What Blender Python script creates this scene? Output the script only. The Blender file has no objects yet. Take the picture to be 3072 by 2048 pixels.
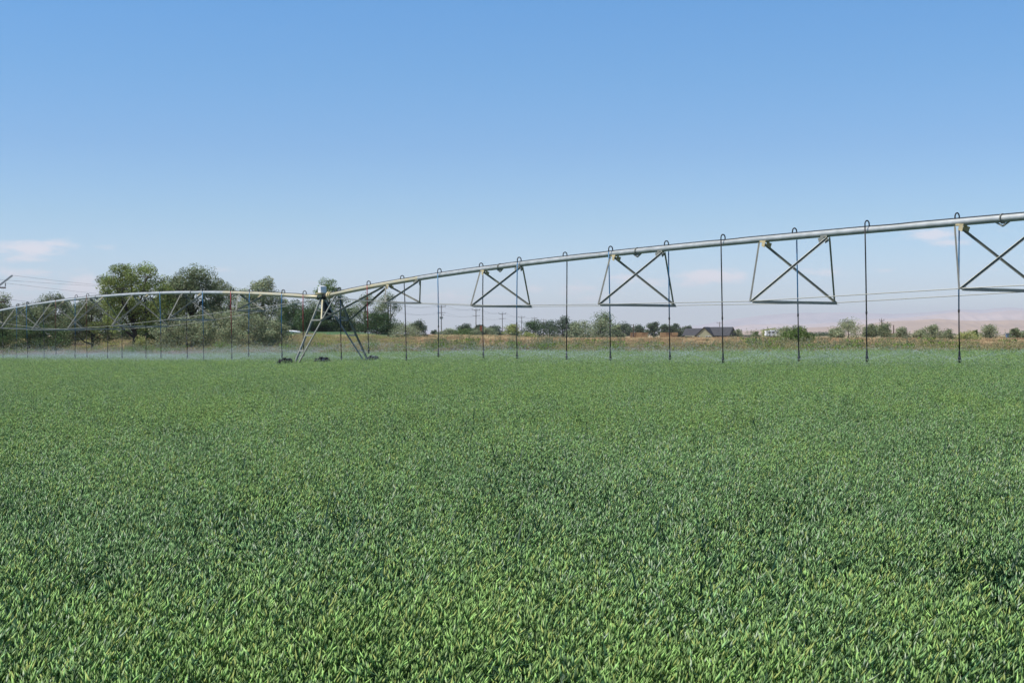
import bpy, math, random
import numpy as np
from mathutils import Vector, Matrix

# ------------------------------------------------------------------ camera, sky, sun, exposure
SC = bpy.context.scene
COL = SC.collection
F = 4267.0            # focal length in photo pixels (50 mm on 36 mm, 3072 px wide)
HZ = 1002.0           # horizon row in the photo
CZ = 1.95             # camera height
cam_d = bpy.data.cameras.new("camera")
cam = bpy.data.objects.new("camera", cam_d); COL.objects.link(cam)
cam.location = (0, 0, CZ); cam.rotation_euler = (math.radians(90), 0, 0)
cam_d.lens = 50; cam_d.sensor_width = 36; cam_d.shift_y = -(1024 - HZ) / 3072.0
cam_d.clip_start = 0.1; cam_d.clip_end = 90000
cam_d.dof.use_dof = True; cam_d.dof.focus_distance = 11.0; cam_d.dof.aperture_fstop = 20.0
SC.camera = cam
SC.render.resolution_x = 1024; SC.render.resolution_y = 682

SUN_EL = 60.0
sun_dir = Vector((-0.95, -0.30, 0)).normalized() * math.cos(math.radians(SUN_EL)) + Vector((0, 0, math.sin(math.radians(SUN_EL))))
sd = bpy.data.lights.new("sun", 'SUN'); sd.energy = 4.3; sd.angle = math.radians(0.5); sd.color = (1.0, 0.955, 0.88)
sun = bpy.data.objects.new("sun", sd); COL.objects.link(sun)
sun.rotation_euler = sun_dir.to_track_quat('Z', 'Y').to_euler()
SC.view_settings.view_transform = 'Standard'; SC.view_settings.look = 'None'
SC.view_settings.gamma = 1.0; SC.view_settings.exposure = 0.42

world = bpy.data.worlds.new("World"); SC.world = world; world.use_nodes = True
wn = world.node_tree.nodes; wl = world.node_tree.links
bg = wn['Background']
sky = wn.new('ShaderNodeTexSky'); sky.sky_type = 'NISHITA'; sky.sun_disc = False
sky.sun_elevation = math.radians(SUN_EL)
sky.sun_rotation = math.atan2(sun_dir.x, sun_dir.y)
sky.altitude = 900; sky.air_density = 1.0; sky.dust_density = 0.6; sky.ozone_density = 3.0
bg.inputs['Strength'].default_value = 0.115

def wmath(op, a, b=None, clamp=False):
    n = wn.new('ShaderNodeMath'); n.operation = op; n.use_clamp = clamp
    for i, v in enumerate((a, b)):
        if v is None: continue
        if isinstance(v, (int, float)): n.inputs[i].default_value = v
        else: wl.new(v, n.inputs[i])
    return n.outputs[0]
tc = wn.new('ShaderNodeTexCoord'); sx = wn.new('ShaderNodeSeparateXYZ'); wl.new(tc.outputs['Generated'], sx.inputs[0])
az = wmath('ARCTAN2', sx.outputs[0], sx.outputs[1]); el = sx.outputs[2]
# irregular edges for the far cumulus
cmb = wn.new('ShaderNodeCombineXYZ'); wl.new(wmath('MULTIPLY', az, 60.0), cmb.inputs[0]); wl.new(wmath('MULTIPLY', el, 190.0), cmb.inputs[1])
nz = wn.new('ShaderNodeTexNoise'); nz.inputs['Scale'].default_value = 1.0; nz.inputs['Detail'].default_value = 5.0; nz.inputs['Roughness'].default_value = 0.62
wl.new(cmb.outputs[0], nz.inputs['Vector'])
nf = nz.outputs[0]
CLOUDS = [(95, 760, 92, 20, .88), (50, 786, 90, 16, .55), (165, 747, 60, 14, .7), (300, 753, 60, 10, .35), (70, 828, 140, 20, .55),
          (245, 870, 60, 34, .85), (120, 862, 140, 24, .5), (60, 900, 150, 24, .4), (665, 812, 34, 12, .35), (1350, 892, 110, 22, .55),
          (1610, 864, 40, 12, .6), (1500, 890, 70, 14, .4), (1740, 870, 70, 22, .55), (1870, 838, 50, 18, .65), (1975, 850, 45, 16, .6), (1790, 890, 80, 20, .45),
          (2130, 832, 85, 22, .95), (2210, 830, 40, 14, .7), (2100, 850, 90, 14, .5), (2470, 818, 75, 14, .6), (2100, 890, 70, 16, .3), (2330, 835, 50, 14, .3),
          (2795, 716, 75, 20, .75), (2850, 740, 60, 12, .6), (2660, 816, 45, 8, .5), (2950, 812, 60, 14, .3), (3000, 708, 30, 8, .4), (950, 850, 50, 12, .3), (400, 830, 60, 14, .3)]
dens = None
for (cx, cy, rx, ry, k) in CLOUDS:
    a0 = math.atan((cx - 1536) / F); e0 = (HZ - cy) / F
    da = wmath('MULTIPLY', wmath('SUBTRACT', az, a0), F / rx / 1.25)
    de = wmath('MULTIPLY', wmath('SUBTRACT', el, e0), F / ry / 1.25)
    r2 = wmath('ADD', wmath('MULTIPLY', da, da), wmath('MULTIPLY', de, de))
    g = wmath('MULTIPLY', wmath('POWER', 2.718, wmath('MULTIPLY', r2, -1.0)), k)
    dens = g if dens is None else wmath('MAXIMUM', dens, g)
# density = blob strength pushed through the noise
m = wmath('MULTIPLY', wmath('SUBTRACT', wmath('ADD', dens, wmath('MULTIPLY', nf, 1.5)), 1.0), 2.2, True)
m = wmath('MULTIPLY', wmath('MULTIPLY', m, wmath('POWER', dens, .5)), 0.62, True)
tint = wn.new('ShaderNodeMix'); tint.data_type = 'RGBA'; tint.blend_type = 'MULTIPLY'; tint.inputs[0].default_value = 1.0
wl.new(sky.outputs[0], tint.inputs[6])
ramp = wn.new('ShaderNodeValToRGB'); cr_ = ramp.color_ramp; wl.new(el, ramp.inputs[0])
for p_, c_ in ((0., (1.0, 1.08, 1.25)), (.034, (.79, .84, 1.07)), (.08, (.64, .765, .935)), (.129, (.54, .72, .93)), (.178, (.49, .75, .97)), (.235, (.45, .78, 1.04)), (.5, (.32, .48, .70)), (1., (.30, .44, .64))):
    e_ = cr_.elements[0] if p_ == 0. else (cr_.elements[-1] if p_ == 1. else cr_.elements.new(p_)); e_.position = p_; e_.color = (c_[0] / 1.6, c_[1] / 1.6 * 1.025, c_[2] / 1.6 * .97, 1)
rs_ = wn.new('ShaderNodeVectorMath'); rs_.operation = 'SCALE'; rs_.inputs[3].default_value = 1.6; wl.new(ramp.outputs[0], rs_.inputs[0]); wl.new(rs_.outputs[0], tint.inputs[7])
mix = wn.new('ShaderNodeMix'); mix.data_type = 'RGBA'
wl.new(m, mix.inputs[0]); wl.new(tint.outputs[2], mix.inputs[6]); mix.inputs[7].default_value = (7.2, 6.2, 6.2, 1)
wl.new(mix.outputs[2], bg.inputs['Color'])

# ------------------------------------------------------------------ helpers
def P(px, py, D):
    """real position of what the photo shows at (px,py) when it stands D metres away"""
    return Vector(((px - 1536) / F * D, D, CZ + (HZ - py) / F * D))

class MB:
    def __init__(s): s.v = []; s.f = []; s.m = []
    def add(s, vs, fs, mi=0):
        o = len(s.v); s.v += [tuple(v) for v in vs]; s.f += [tuple(i + o for i in f) for f in fs]; s.m += [mi] * len(fs)
    def tube(s, pts, r, n=8, mi=0, cap=True):
        pts = [Vector(p) for p in pts]; rs = r if isinstance(r, (list, tuple)) else [r] * len(pts)
        vs = []; up = Vector((0, 0, 1)); prev = None
        for i, p in enumerate(pts):
            d = (pts[min(i + 1, len(pts) - 1)] - pts[max(i - 1, 0)]).normalized()
            if prev is None:
                a = up if abs(d.z) < .9 else Vector((1, 0, 0)); u = d.cross(a).normalized()
            else:
                u = (prev - d * prev.dot(d)).normalized()
            prev = u; w = d.cross(u)
            for k in range(n):
                t = 2 * math.pi * k / n; vs.append(p + (u * math.cos(t) + w * math.sin(t)) * rs[i])
        fs = [(i * n + k, i * n + (k + 1) % n, (i + 1) * n + (k + 1) % n, (i + 1) * n + k) for i in range(len(pts) - 1) for k in range(n)]
        if cap: fs += [tuple(range(n))[::-1], tuple(range((len(pts) - 1) * n, len(pts) * n))]
        s.add(vs, fs, mi)
    def beam(s, a, b, w, h, up=(0, 0, 1), mi=0):
        a = Vector(a); b = Vector(b); d = (b - a).normalized(); u = Vector(up); sd_ = d.cross(u)
        if sd_.length < 1e-4: sd_ = d.cross(Vector((1, 0, 0)))
        sd_.normalize(); uu = sd_.cross(d)
        vs = [p + sd_ * (i * w / 2) + uu * (j * h / 2) for p in (a, b) for (i, j) in ((-1, -1), (1, -1), (1, 1), (-1, 1))]
        s.add(vs, [(3, 2, 1, 0), (4, 5, 6, 7), (0, 1, 5, 4), (1, 2, 6, 5), (2, 3, 7, 6), (3, 0, 4, 7)], mi)
    def angle(s, a, b, w, t=.008, n1=(0, 0, 1), flip=1, n2=None):
        """angle iron: an L-shaped bar"""
        a = Vector(a); b = Vector(b); d = (b - a).normalized(); u = Vector(n1); u = (u - d * u.dot(d)).normalized(); q = d.cross(u) * flip
        if n2 is not None: q = d.cross(u); q = q if q.dot(Vector(n2)) > 0 else -q
        prof = [(0, 0), (w, 0), (w, t), (t, t), (t, w), (0, w)]
        vs = [p + u * x + q * y for p in (a, b) for (x, y) in prof]
        fs = [(i, (i + 1) % 6, (i + 1) % 6 + 6, i + 6) for i in range(6)] + [(5, 4, 3, 2, 1, 0), (6, 7, 8, 9, 10, 11)]
        s.add(vs, fs)
    def box(s, c, sz, mi=0, rz=0):
        c = Vector(c); x, y, z = [q / 2 for q in sz]; M = Matrix.Rotation(rz, 3, 'Z')
        vs = [c + M @ Vector((i * x, j * y, k * z)) for k in (-1, 1) for (i, j) in ((-1, -1), (1, -1), (1, 1), (-1, 1))]
        s.add(vs, [(3, 2, 1, 0), (4, 5, 6, 7), (0, 1, 5, 4), (1, 2, 6, 5), (2, 3, 7, 6), (3, 0, 4, 7)], mi)
    def build(s, name, mats, parent=None, origin=None, smooth=False):
        me = bpy.data.meshes.new(name); o3 = Vector(origin) if origin is not None else Vector((0, 0, 0))
        me.from_pydata([tuple(Vector(v) - o3) for v in s.v], [], s.f)
        mats = mats if isinstance(mats, (list, tuple)) else [mats]
        for m_ in mats: me.materials.append(m_)
        if len(mats) > 1: me.polygons.foreach_set('material_index', s.m)
        if smooth: me.polygons.foreach_set('use_smooth', [True] * len(me.polygons))
        me.update()
        o = bpy.data.objects.new(name, me); COL.objects.link(o); o.location = o3
        if parent is not None:
            o.parent = parent; o.location = o3 - world_loc(parent)
        return o

def world_loc(o):
    l = Vector(o.location)
    while o.parent is not None: o = o.parent; l += Vector(o.location)
    return l
def empty(name, loc):
    o = bpy.data.objects.new(name, None); COL.objects.link(o); o.location = loc; o.empty_display_size = .3; return o
def tag(o, label, cat, group=None, kind=None):
    o['label'] = label; o['category'] = cat
    if group: o['group'] = group
    if kind: o['kind'] = kind
    return o
def child_rel(child, parent): child.parent = parent

def mat(name, col, rough=.6, metal=0., noise=0., nscale=8., trans=0., attr=None, spec=.4, bump=0., ncol=None):
    m_ = bpy.data.materials.new(name); m_.use_nodes = True; nt = m_.node_tree; b = nt.nodes['Principled BSDF']
    b.inputs['Roughness'].default_value = rough; b.inputs['Metallic'].default_value = metal
    b.inputs['Specular IOR Level'].default_value = spec
    src = None
    if attr:
        a = nt.nodes.new('ShaderNodeAttribute'); a.attribute_name = attr; src = a.outputs['Color']
        mm = nt.nodes.new('ShaderNodeMix'); mm.data_type = 'RGBA'; mm.blend_type = 'MULTIPLY'; mm.inputs[0].default_value = 1
        nt.links.new(src, mm.inputs[6]); mm.inputs[7].default_value = (*col, 1); src = mm.outputs[2]
    if noise > 0:
        t = nt.nodes.new('ShaderNodeTexCoord'); n = nt.nodes.new('ShaderNodeTexNoise'); n.inputs['Scale'].default_value = nscale; n.inputs['Detail'].default_value = 6
        nt.links.new(t.outputs['Object'], n.inputs['Vector'])
        mm = nt.nodes.new('ShaderNodeMix'); mm.data_type = 'RGBA'
        rmp = nt.nodes.new('ShaderNodeMapRange'); rmp.inputs[1].default_value = .3; rmp.inputs[2].default_value = .7
        nt.links.new(n.outputs[0], rmp.inputs[0]); nt.links.new(rmp.outputs[0], mm.inputs[0])
        if src is not None:
            sc = nt.nodes.new('ShaderNodeMix'); sc.data_type = 'RGBA'; sc.blend_type = 'MULTIPLY'; sc.inputs[0].default_value = 1
            nt.links.new(src, sc.inputs[6]); sc.inputs[7].default_value = (1 - noise, 1 - noise, 1 - noise, 1)
            nt.links.new(src, mm.inputs[6]); nt.links.new(sc.outputs[2], mm.inputs[7])
        else:
            mm.inputs[6].default_value = (*col, 1)
            mm.inputs[7].default_value = (*(ncol if ncol else [c * (1 - noise) for c in col]), 1)
        src = mm.outputs[2]
        if bump > 0:
            bp = nt.nodes.new('ShaderNodeBump'); bp.inputs['Strength'].default_value = bump; nt.links.new(n.outputs[0], bp.inputs['Height']); nt.links.new(bp.outputs[0], b.inputs['Normal'])
    if src is not None: nt.links.new(src, b.inputs['Base Color'])
    else: b.inputs['Base Color'].default_value = (*col, 1)
    if trans > 0:
        tr = nt.nodes.new('ShaderNodeBsdfTranslucent'); mx = nt.nodes.new('ShaderNodeMixShader'); mx.inputs[0].default_value = trans
        if src is not None: nt.links.new(src, tr.inputs[0])
        else: tr.inputs[0].default_value = (*col, 1)
        nt.links.new(b.outputs[0], mx.inputs[1]); nt.links.new(tr.outputs[0], mx.inputs[2]); nt.links.new(mx.outputs[0], nt.nodes['Material Output'].inputs[0])
    return m_

def np_mesh(name, V, Fq, mats, colors=None, mi=None, pids=None, smooth=False):
    """V (n,3), Fq list of (faces array) all with same corner count"""
    me = bpy.data.meshes.new(name); V = np.asarray(V, np.float32)
    arrs = [np.asarray(a, np.int32) for a in Fq if len(a)]
    loops = np.concatenate([a.ravel() for a in arrs]) if arrs else np.zeros(0, np.int32)
    counts = np.concatenate([np.full(len(a), a.shape[1], np.int32) for a in arrs]) if arrs else np.zeros(0, np.int32)
    me.vertices.add(len(V)); me.vertices.foreach_set('co', V.ravel())
    me.loops.add(len(loops)); me.loops.foreach_set('vertex_index', loops)
    me.polygons.add(len(counts)); st = np.concatenate([[0], np.cumsum(counts)[:-1]]).astype(np.int32) if len(counts) else np.zeros(0, np.int32)
    me.polygons.foreach_set('loop_start', st)
    for m_ in mats: me.materials.append(m_)
    if mi is not None: me.polygons.foreach_set('material_index', np.asarray(mi, np.int32))
    if smooth: me.polygons.foreach_set('use_smooth', np.ones(len(counts), bool))
    me.update(calc_edges=True)
    if colors is not None:
        a = me.attributes.new('col', 'FLOAT_COLOR', 'FACE'); c = np.ones((len(counts), 4), np.float32); c[:, :3] = colors; a.data.foreach_set('color', c.ravel())
    if pids is not None:
        a = me.attributes.new('pid', 'INT', 'POINT'); a.data.foreach_set('value', np.asarray(pids, np.int32))
    return me

def sstep(a, b, x):
    t = np.clip((x - a) / (b - a), 0, 1); return t * t * (3 - 2 * t)
_rs = np.random.RandomState(5)
_wv = [(_rs.randn(2), _rs.rand() * 6.28) for _ in range(24)]
def lnoise(X, Y, scale, k0=0):
    """smooth pseudo noise about -1..1"""
    s = 0
    for i in range(6):
        d, ph = _wv[(k0 * 5 + i * 3) % 24]; fr = (1 + .55 * i) / scale
        s = s + np.sin((X * d[0] + Y * d[1]) * fr * 3.0 + ph + 1.7 * np.sin((X * d[1] - Y * d[0]) * fr * 2.1 + ph * 2)) / (1 + .5 * i)
    return s / 2.6

# ------------------------------------------------------------------ terrain
EDGE = np.array([(-190, 270.), (-62, 142), (-44, 121), (-12, 90), (0, 81), (9, 66), (19, 53), (28, 45), (60, 20)])
def edge_y(X): return np.interp(X, EDGE[:, 0], EDGE[:, 1])
def ground_z(X, Y):
    X = np.asarray(X, float); Y = np.asarray(Y, float)
    g = .019 * np.clip(X, -48, 24)
    t = sstep(2, 55, (Y - edge_y(X)) * .8)
    far = .72 + .0 * X
    u = X / np.maximum(Y, 1.)
    # low canal bank left of centre, far field swells
    bank = 1.75 * sstep(-.07, -.115, u) * sstep(-.33, -.29, u) * sstep(230, 330, Y) * sstep(900, 420, Y)
    bank2 = .75 * sstep(.02, -.02, u) * sstep(-.12, -.06, u) * sstep(240, 420, Y) * sstep(1500, 700, Y)
    dip = -1.7 * sstep(430, 560, Y) * sstep(.117, .121, u) * sstep(.170, .162, u) * sstep(1500, 900, Y)
    return g * (1 - t) + (far + bank + bank2 + dip) * t
def gz(x, y): return float(ground_z(x, y))
angs = np.concatenate([np.linspace(-180, -45, 28)[:-1], np.linspace(-45, 45, 241), np.linspace(45, 180, 28)[1:]])
rad = np.concatenate([[0.3], np.geomspace(1, 45000, 260)])
A, R = np.meshgrid(np.radians(angs), rad)
GX = np.sin(A) * R; GY = np.cos(A) * R; GZ = ground_z(GX, GY)
na, nr = len(angs), len(rad); idx = np.arange(na * nr).reshape(nr, na)
quads = np.stack([idx[:-1, :-1], idx[:-1, 1:], idx[1:, 1:], idx[1:, :-1]], -1).reshape(-1, 4)[:, ::-1]
fx = GX.ravel()[quads].mean(1); fy = GY.ravel()[quads].mean(1)
u = fx / np.maximum(fy, 1)
tan = np.array([.48, .38, .23]); soil = np.array([.045, .05, .025]); grn = np.array([.085, .12, .035]); bright = np.array([.06, .13, .035])
c = np.tile(soil, (len(fx), 1)).astype(float)
out = (fy > edge_y(fx) + .5)
c[out] = tan
nn = lnoise(fx, fy, 60, 1)[:, None]
c = np.where((out & (fy < 108 + 8 * nn[:, 0]))[:, None], np.array([.17, .18, .07]), c)
c = np.where((out & (u < -.20) & (fy < 200))[:, None], np.array([.26, .18, .12]), c)
c = np.where((out & (u < -.07) & (fy > 290) & (fy < 700))[:, None], bright, c)
c = np.where((out & (u > -.07) & (u < .08) & (fy > 300) & (fy < 950))[:, None], grn, c)
c = np.where((fy > 1200)[:, None], np.array([.26, .2, .12]), c)
c = np.where((out & (u < -.07) & (u > -.25) & (fy > 125) & (fy <= 290))[:, None], np.array([.20, .20, .085]), c)
c = c * (1 + .12 * nn)
ground_m = mat('ground_cover', (1, 1, 1), .95, attr='col', noise=.35, nscale=.35)
gme = np_mesh('ground', np.stack([GX, GY, GZ], -1).reshape(-1, 3), [quads], [ground_m], colors=c, smooth=True)
ground = bpy.data.objects.new('ground', gme); COL.objects.link(ground); ground['kind'] = 'structure'

# ------------------------------------------------------------------ far hills
def hills(pts, D, depth, colr, name, seed, base=0.0, rough=18.):
    rs = np.random.RandomState(seed); xs = np.array([p[0] for p in pts], float); ys = np.array([p[1] for p in pts], float)
    px = np.linspace(xs[0], xs[-1], 260); H = (HZ - np.interp(px, xs, ys)) / F * D
    for k in range(1, 6): H = H + rough / k * np.sin(px / (130. / k) + rs.rand() * 6.3) * np.clip(H / 200., 0, 1)
    H = np.clip(H, -5, None)
    nd = 40; V = []; td = np.linspace(-1, 1, nd)
    PX, T = np.meshgrid(px, td); HH = np.tile(H, (nd, 1))
    prof = np.clip(1 - np.abs(T) ** 1.3, 0, 1)
    gul = 1 - .16 * np.abs(np.sin(PX / 23. + 3 * np.sin(T * 3 + PX / 90.) + rs.rand() * 6)) * (1 - prof) * 2 * prof * 2
    Z = HH * prof * gul + base - 8 * (1 - prof)
    DD = D + T * depth
    Xh = (PX - 1536) / F * DD
    V = np.stack([Xh, DD, Z + 1], -1).reshape(-1, 3)
    n1 = len(px); idx = np.arange(nd * n1).reshape(nd, n1)
    q = np.stack([idx[:-1, :-1], idx[:-1, 1:], idx[1:, 1:], idx[1:, :-1]], -1).reshape(-1, 4)
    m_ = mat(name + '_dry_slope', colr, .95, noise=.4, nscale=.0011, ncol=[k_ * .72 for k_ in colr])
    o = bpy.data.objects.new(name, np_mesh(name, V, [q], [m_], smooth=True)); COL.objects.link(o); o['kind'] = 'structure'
    return o
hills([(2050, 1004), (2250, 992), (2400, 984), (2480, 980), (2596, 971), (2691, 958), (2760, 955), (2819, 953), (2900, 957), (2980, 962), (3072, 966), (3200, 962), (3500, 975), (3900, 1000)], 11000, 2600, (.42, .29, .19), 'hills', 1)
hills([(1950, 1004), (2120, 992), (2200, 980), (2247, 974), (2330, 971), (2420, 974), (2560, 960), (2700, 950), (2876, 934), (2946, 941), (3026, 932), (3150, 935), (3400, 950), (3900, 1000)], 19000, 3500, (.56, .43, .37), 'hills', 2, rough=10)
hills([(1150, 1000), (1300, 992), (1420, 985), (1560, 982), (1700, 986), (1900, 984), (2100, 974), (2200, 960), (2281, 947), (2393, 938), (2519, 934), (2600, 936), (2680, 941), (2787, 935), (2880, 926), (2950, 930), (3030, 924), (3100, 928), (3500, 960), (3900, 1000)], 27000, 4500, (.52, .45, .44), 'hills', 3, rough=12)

# ------------------------------------------------------------------ instanced stuff (one object each)
def make_stuff(name, protos, pts, idx, rot, scl, mats, label, cat):
    """protos: list of (V, [faces], colours, matidx); pts etc. arrays; ONE object, geometry nodes scatter its own pieces"""
    Vs = []; Fs = {}; off = 0; pid = []; order = []
    for k, (V, fl, cl, mi) in enumerate(protos):
        Vs.append(V); pid += [k] * len(V)
        for a, c_, m_ in zip(fl, cl, mi): order.append((a + off, c_, m_))
        off += len(V)
    Vs.append(pts); pid += [-1] * len(pts)
    V = np.concatenate(Vs)
    cols = np.concatenate([o[1] for o in order]); mis = np.concatenate([o[2] for o in order])
    me = np_mesh(name, V, [o[0] for o in order], mats, colors=cols, mi=mis, pids=pid)
    n = len(V); npt = len(pts)
    a = me.attributes.new('idx', 'INT', 'POINT'); v = np.zeros(n, np.int32); v[-npt:] = idx; a.data.foreach_set('value', v)
    a = me.attributes.new('rot', 'FLOAT_VECTOR', 'POINT'); v = np.zeros((n, 3), np.float32); v[-npt:] = rot; a.data.foreach_set('vector', v.ravel())
    a = me.attributes.new('scl', 'FLOAT_VECTOR', 'POINT'); v = np.ones((n, 3), np.float32); v[-npt:] = scl; a.data.foreach_set('vector', v.ravel())
    ob = bpy.data.objects.new(name, me); COL.objects.link(ob)
    ng = bpy.data.node_groups.new(name + '_scatter', 'GeometryNodeTree')
    ng.interface.new_socket('Geometry', in_out='INPUT', socket_type='NodeSocketGeometry')
    ng.interface.new_socket('Geometry', in_out='OUTPUT', socket_type='NodeSocketGeometry')
    N = ng.nodes; L = ng.links
    gi = N.new('NodeGroupInput'); go = N.new('NodeGroupOutput')
    def named(nm, t):
        x = N.new('GeometryNodeInputNamedAttribute'); x.data_type = t; x.inputs[0].default_value = nm; return x.outputs['Attribute']
    pidn = named('pid', 'INT')
    def sep(k):
        c_ = N.new('FunctionNodeCompare'); c_.data_type = 'INT'; c_.operation = 'EQUAL'
        ins = [s for s in c_.inputs if s.type == 'INT']; L.new(pidn, ins[0]); ins[1].default_value = k
        s_ = N.new('GeometryNodeSeparateGeometry'); s_.domain = 'POINT'; L.new(gi.outputs[0], s_.inputs[0]); L.new(c_.outputs[0], s_.inputs[1]); return s_.outputs[0]
    cur = None
    # nested joins keep the order well defined
    for k in range(len(protos)):
        g2 = N.new('GeometryNodeGeometryToInstance'); L.new(sep(k), g2.inputs[0])
        if cur is None: cur = g2.outputs[0]
        else:
            j = N.new('GeometryNodeJoinGeometry'); L.new(g2.outputs[0], j.inputs[0]); L.new(cur, j.inputs[0]); cur = j.outputs[0]
    io = N.new('GeometryNodeInstanceOnPoints'); L.new(sep(-1), io.inputs['Points']); L.new(cur, io.inputs['Instance'])
    io.inputs['Pick Instance'].default_value = True; L.new(named('idx', 'INT'), io.inputs['Instance Index'])
    er = N.new('FunctionNodeEulerToRotation'); L.new(named('rot', 'FLOAT_VECTOR'), er.inputs[0]); L.new(er.outputs[0], io.inputs['Rotation'])
    L.new(named('scl', 'FLOAT_VECTOR'), io.inputs['Scale']); L.new(io.outputs[0], go.inputs[0])
    md = ob.modifiers.new('scatter', 'NODES'); md.node_group = ng
    tag(ob, label, cat, kind='stuff'); return ob

def blades(rs, base, dirs, length, width, bend, seg=3, droop=1.0):
    """ribbon leaves; base (n,3), dirs azimuth (n,), length(n,), width(n,), bend(n,) lean; returns V, quads"""
    n = len(base); t = np.linspace(0, 1, seg + 1); h = np.stack([np.cos(dirs), np.sin(dirs), 0 * dirs], -1)
    side = np.stack([-np.sin(dirs), np.cos(dirs), 0 * dirs], -1)
    V = np.zeros((n, seg + 1, 2, 3))
    for i, tt in enumerate(t):
        out = bend * tt ** 1.7 * length; up = length * (tt - droop * .5 * bend * tt ** 2.5)
        c_ = base + h * out[:, None] + np.array([0, 0, 1.]) * up[:, None]
        w = width * (1 - tt ** 2.2) * .5 + .0004
        V[:, i, 0] = c_ - side * w[:, None]; V[:, i, 1] = c_ + side * w[:, None]
    b = (np.arange(n) * (seg + 1) * 2)[:, None, None]; s_ = (np.arange(seg) * 2)[None, :, None]
    q = b + s_ + np.array([0, 1, 3, 2])[None, None, :]
    return V.reshape(-1, 3), q.reshape(-1, 4)

def spindles(rs, c_, axis, length, width):
    """pointed husks: tip, base and three waist vertices"""
    n = len(c_); axis = axis / np.linalg.norm(axis, axis=1)[:, None]
    r = rs.randn(n, 3); u_ = np.cross(axis, r); u_ /= np.linalg.norm(u_, axis=1)[:, None]; w_ = np.cross(axis, u_)
    V = np.zeros((n, 5, 3)); V[:, 0] = c_ - axis * (length * .5)[:, None]; V[:, 4] = c_ + axis * (length * .5)[:, None]
    for k in range(3):
        a = 2.094 * k; V[:, 1 + k] = c_ - axis * (length * .12)[:, None] + (u_ * math.cos(a) + w_ * math.sin(a)) * (width * .5)[:, None]
    tri = np.array([(0, 2, 1), (0, 3, 2), (0, 1, 3), (4, 1, 2), (4, 2, 3), (4, 3, 1)])
    q = (np.arange(n) * 5)[:, None, None] + tri[None]
    return V.reshape(-1, 3), q.reshape(-1, 3)

# --- oats
def oat_clump(seed, tall=0, sparse=1.0, cool=0):
    rs = np.random.RandomState(seed); V = []; fl = []; cl = []; ml = []; off = 0
    nt_ = int(15 * sparse)
    bx = rs.randn(nt_, 2) * .17; topz = .88 + rs.randn(nt_) * .055
    lean = rs.randn(nt_, 2) * .05 + np.array([.03, 0])
    # spikelets
    C = []; AX = []
    for i in range(nt_):
        k = rs.randint(17, 27); t = rs.rand(k)
        rad_ = .085 * (1 - .5 * t) * np.sqrt(rs.rand(k)) + .008; a = rs.rand(k) * 6.283
        c_ = np.stack([bx[i, 0] + lean[i, 0] + np.cos(a) * rad_, bx[i, 1] + lean[i, 1] + np.sin(a) * rad_, topz[i] - .17 + t * .22], -1)
        ax = np.stack([np.cos(a) * (.1 + .8 * rs.rand(k)) + .28, np.sin(a) * (.1 + .8 * rs.rand(k)), rs.choice([1, -1], k, p=[.7, .3]) * (.75 + .9 * rs.rand(k))], -1)
        ax[:, 0] = np.where(ax[:, 2] < 0, -ax[:, 0], ax[:, 0])
        C.append(c_); AX.append(ax)
    C = np.concatenate(C); AX = np.concatenate(AX); n = len(C)
    v, f = spindles(rs, C, AX, .031 + .021 * rs.rand(n), .0050 + .0028 * rs.rand(n))
    base = np.array([.240, .410, .160] if cool else [.290, .465, .140]) * (.42 + 1.35 * rs.rand(n, 1) ** 1.5)
    yel = rs.rand(n) < .07; base[yel] = np.array([.44, .52, .15]); pale = rs.rand(n) < (.15 if cool else .06); base[pale] = np.array([.50, .60, .40] if cool else [.44, .56, .27])  # extra pale husks in cool clumps: leaf glints put into the colour
    V.append(v); fl.append(f + off); cl.append(np.repeat(base, 6, 0)); ml.append(np.zeros(len(f), int)); off += len(v)
    # stems
    b0 = np.stack([bx[:, 0], bx[:, 1], np.zeros(nt_)], -1)
    v, f = blades(rs, b0, rs.rand(nt_) * 6.28, topz, np.full(nt_, .006), np.full(nt_, .03), 2)
    V.append(v); fl.append(f + off); cl.append(np.tile([.06, .14, .05], (len(f), 1))); ml.append(np.ones(len(f), int)); off += len(v)
    # leaves
    nl = int(42 * sparse)
    b1 = np.stack([rs.randn(nl) * .14, rs.randn(nl) * .14, .42 + .25 * rs.rand(nl)], -1)
    v, f = blades(rs, b1, rs.rand(nl) * 6.28, .22 + .14 * rs.rand(nl), .011 + .007 * rs.rand(nl), .45 + .5 * rs.rand(nl), 4, 1.3)
    lc = np.array([.038, .095, .040]) * (.7 + .7 * rs.rand(nl, 1))
    V.append(v); fl.append(f + off); cl.append(np.repeat(lc, 4, 0)); ml.append(np.ones(len(f), int)); off += len(v)
    if tall:
        b2 = np.stack([rs.randn(tall) * .1, rs.randn(tall) * .1, .62 + .08 * rs.rand(tall)], -1)
        v, f = blades(rs, b2, rs.rand(tall) * 6.28, .22 + .15 * rs.rand(tall), .011 + .006 * rs.rand(tall), .18 + .35 * rs.rand(tall), 4)
        V.append(v); fl.append(f + off); cl.append(np.tile([.02, .06, .035], (len(f), 1))); ml.append(np.ones(len(f), int)); off += len(v)
    return (np.concatenate(V), fl, cl, ml)

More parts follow.
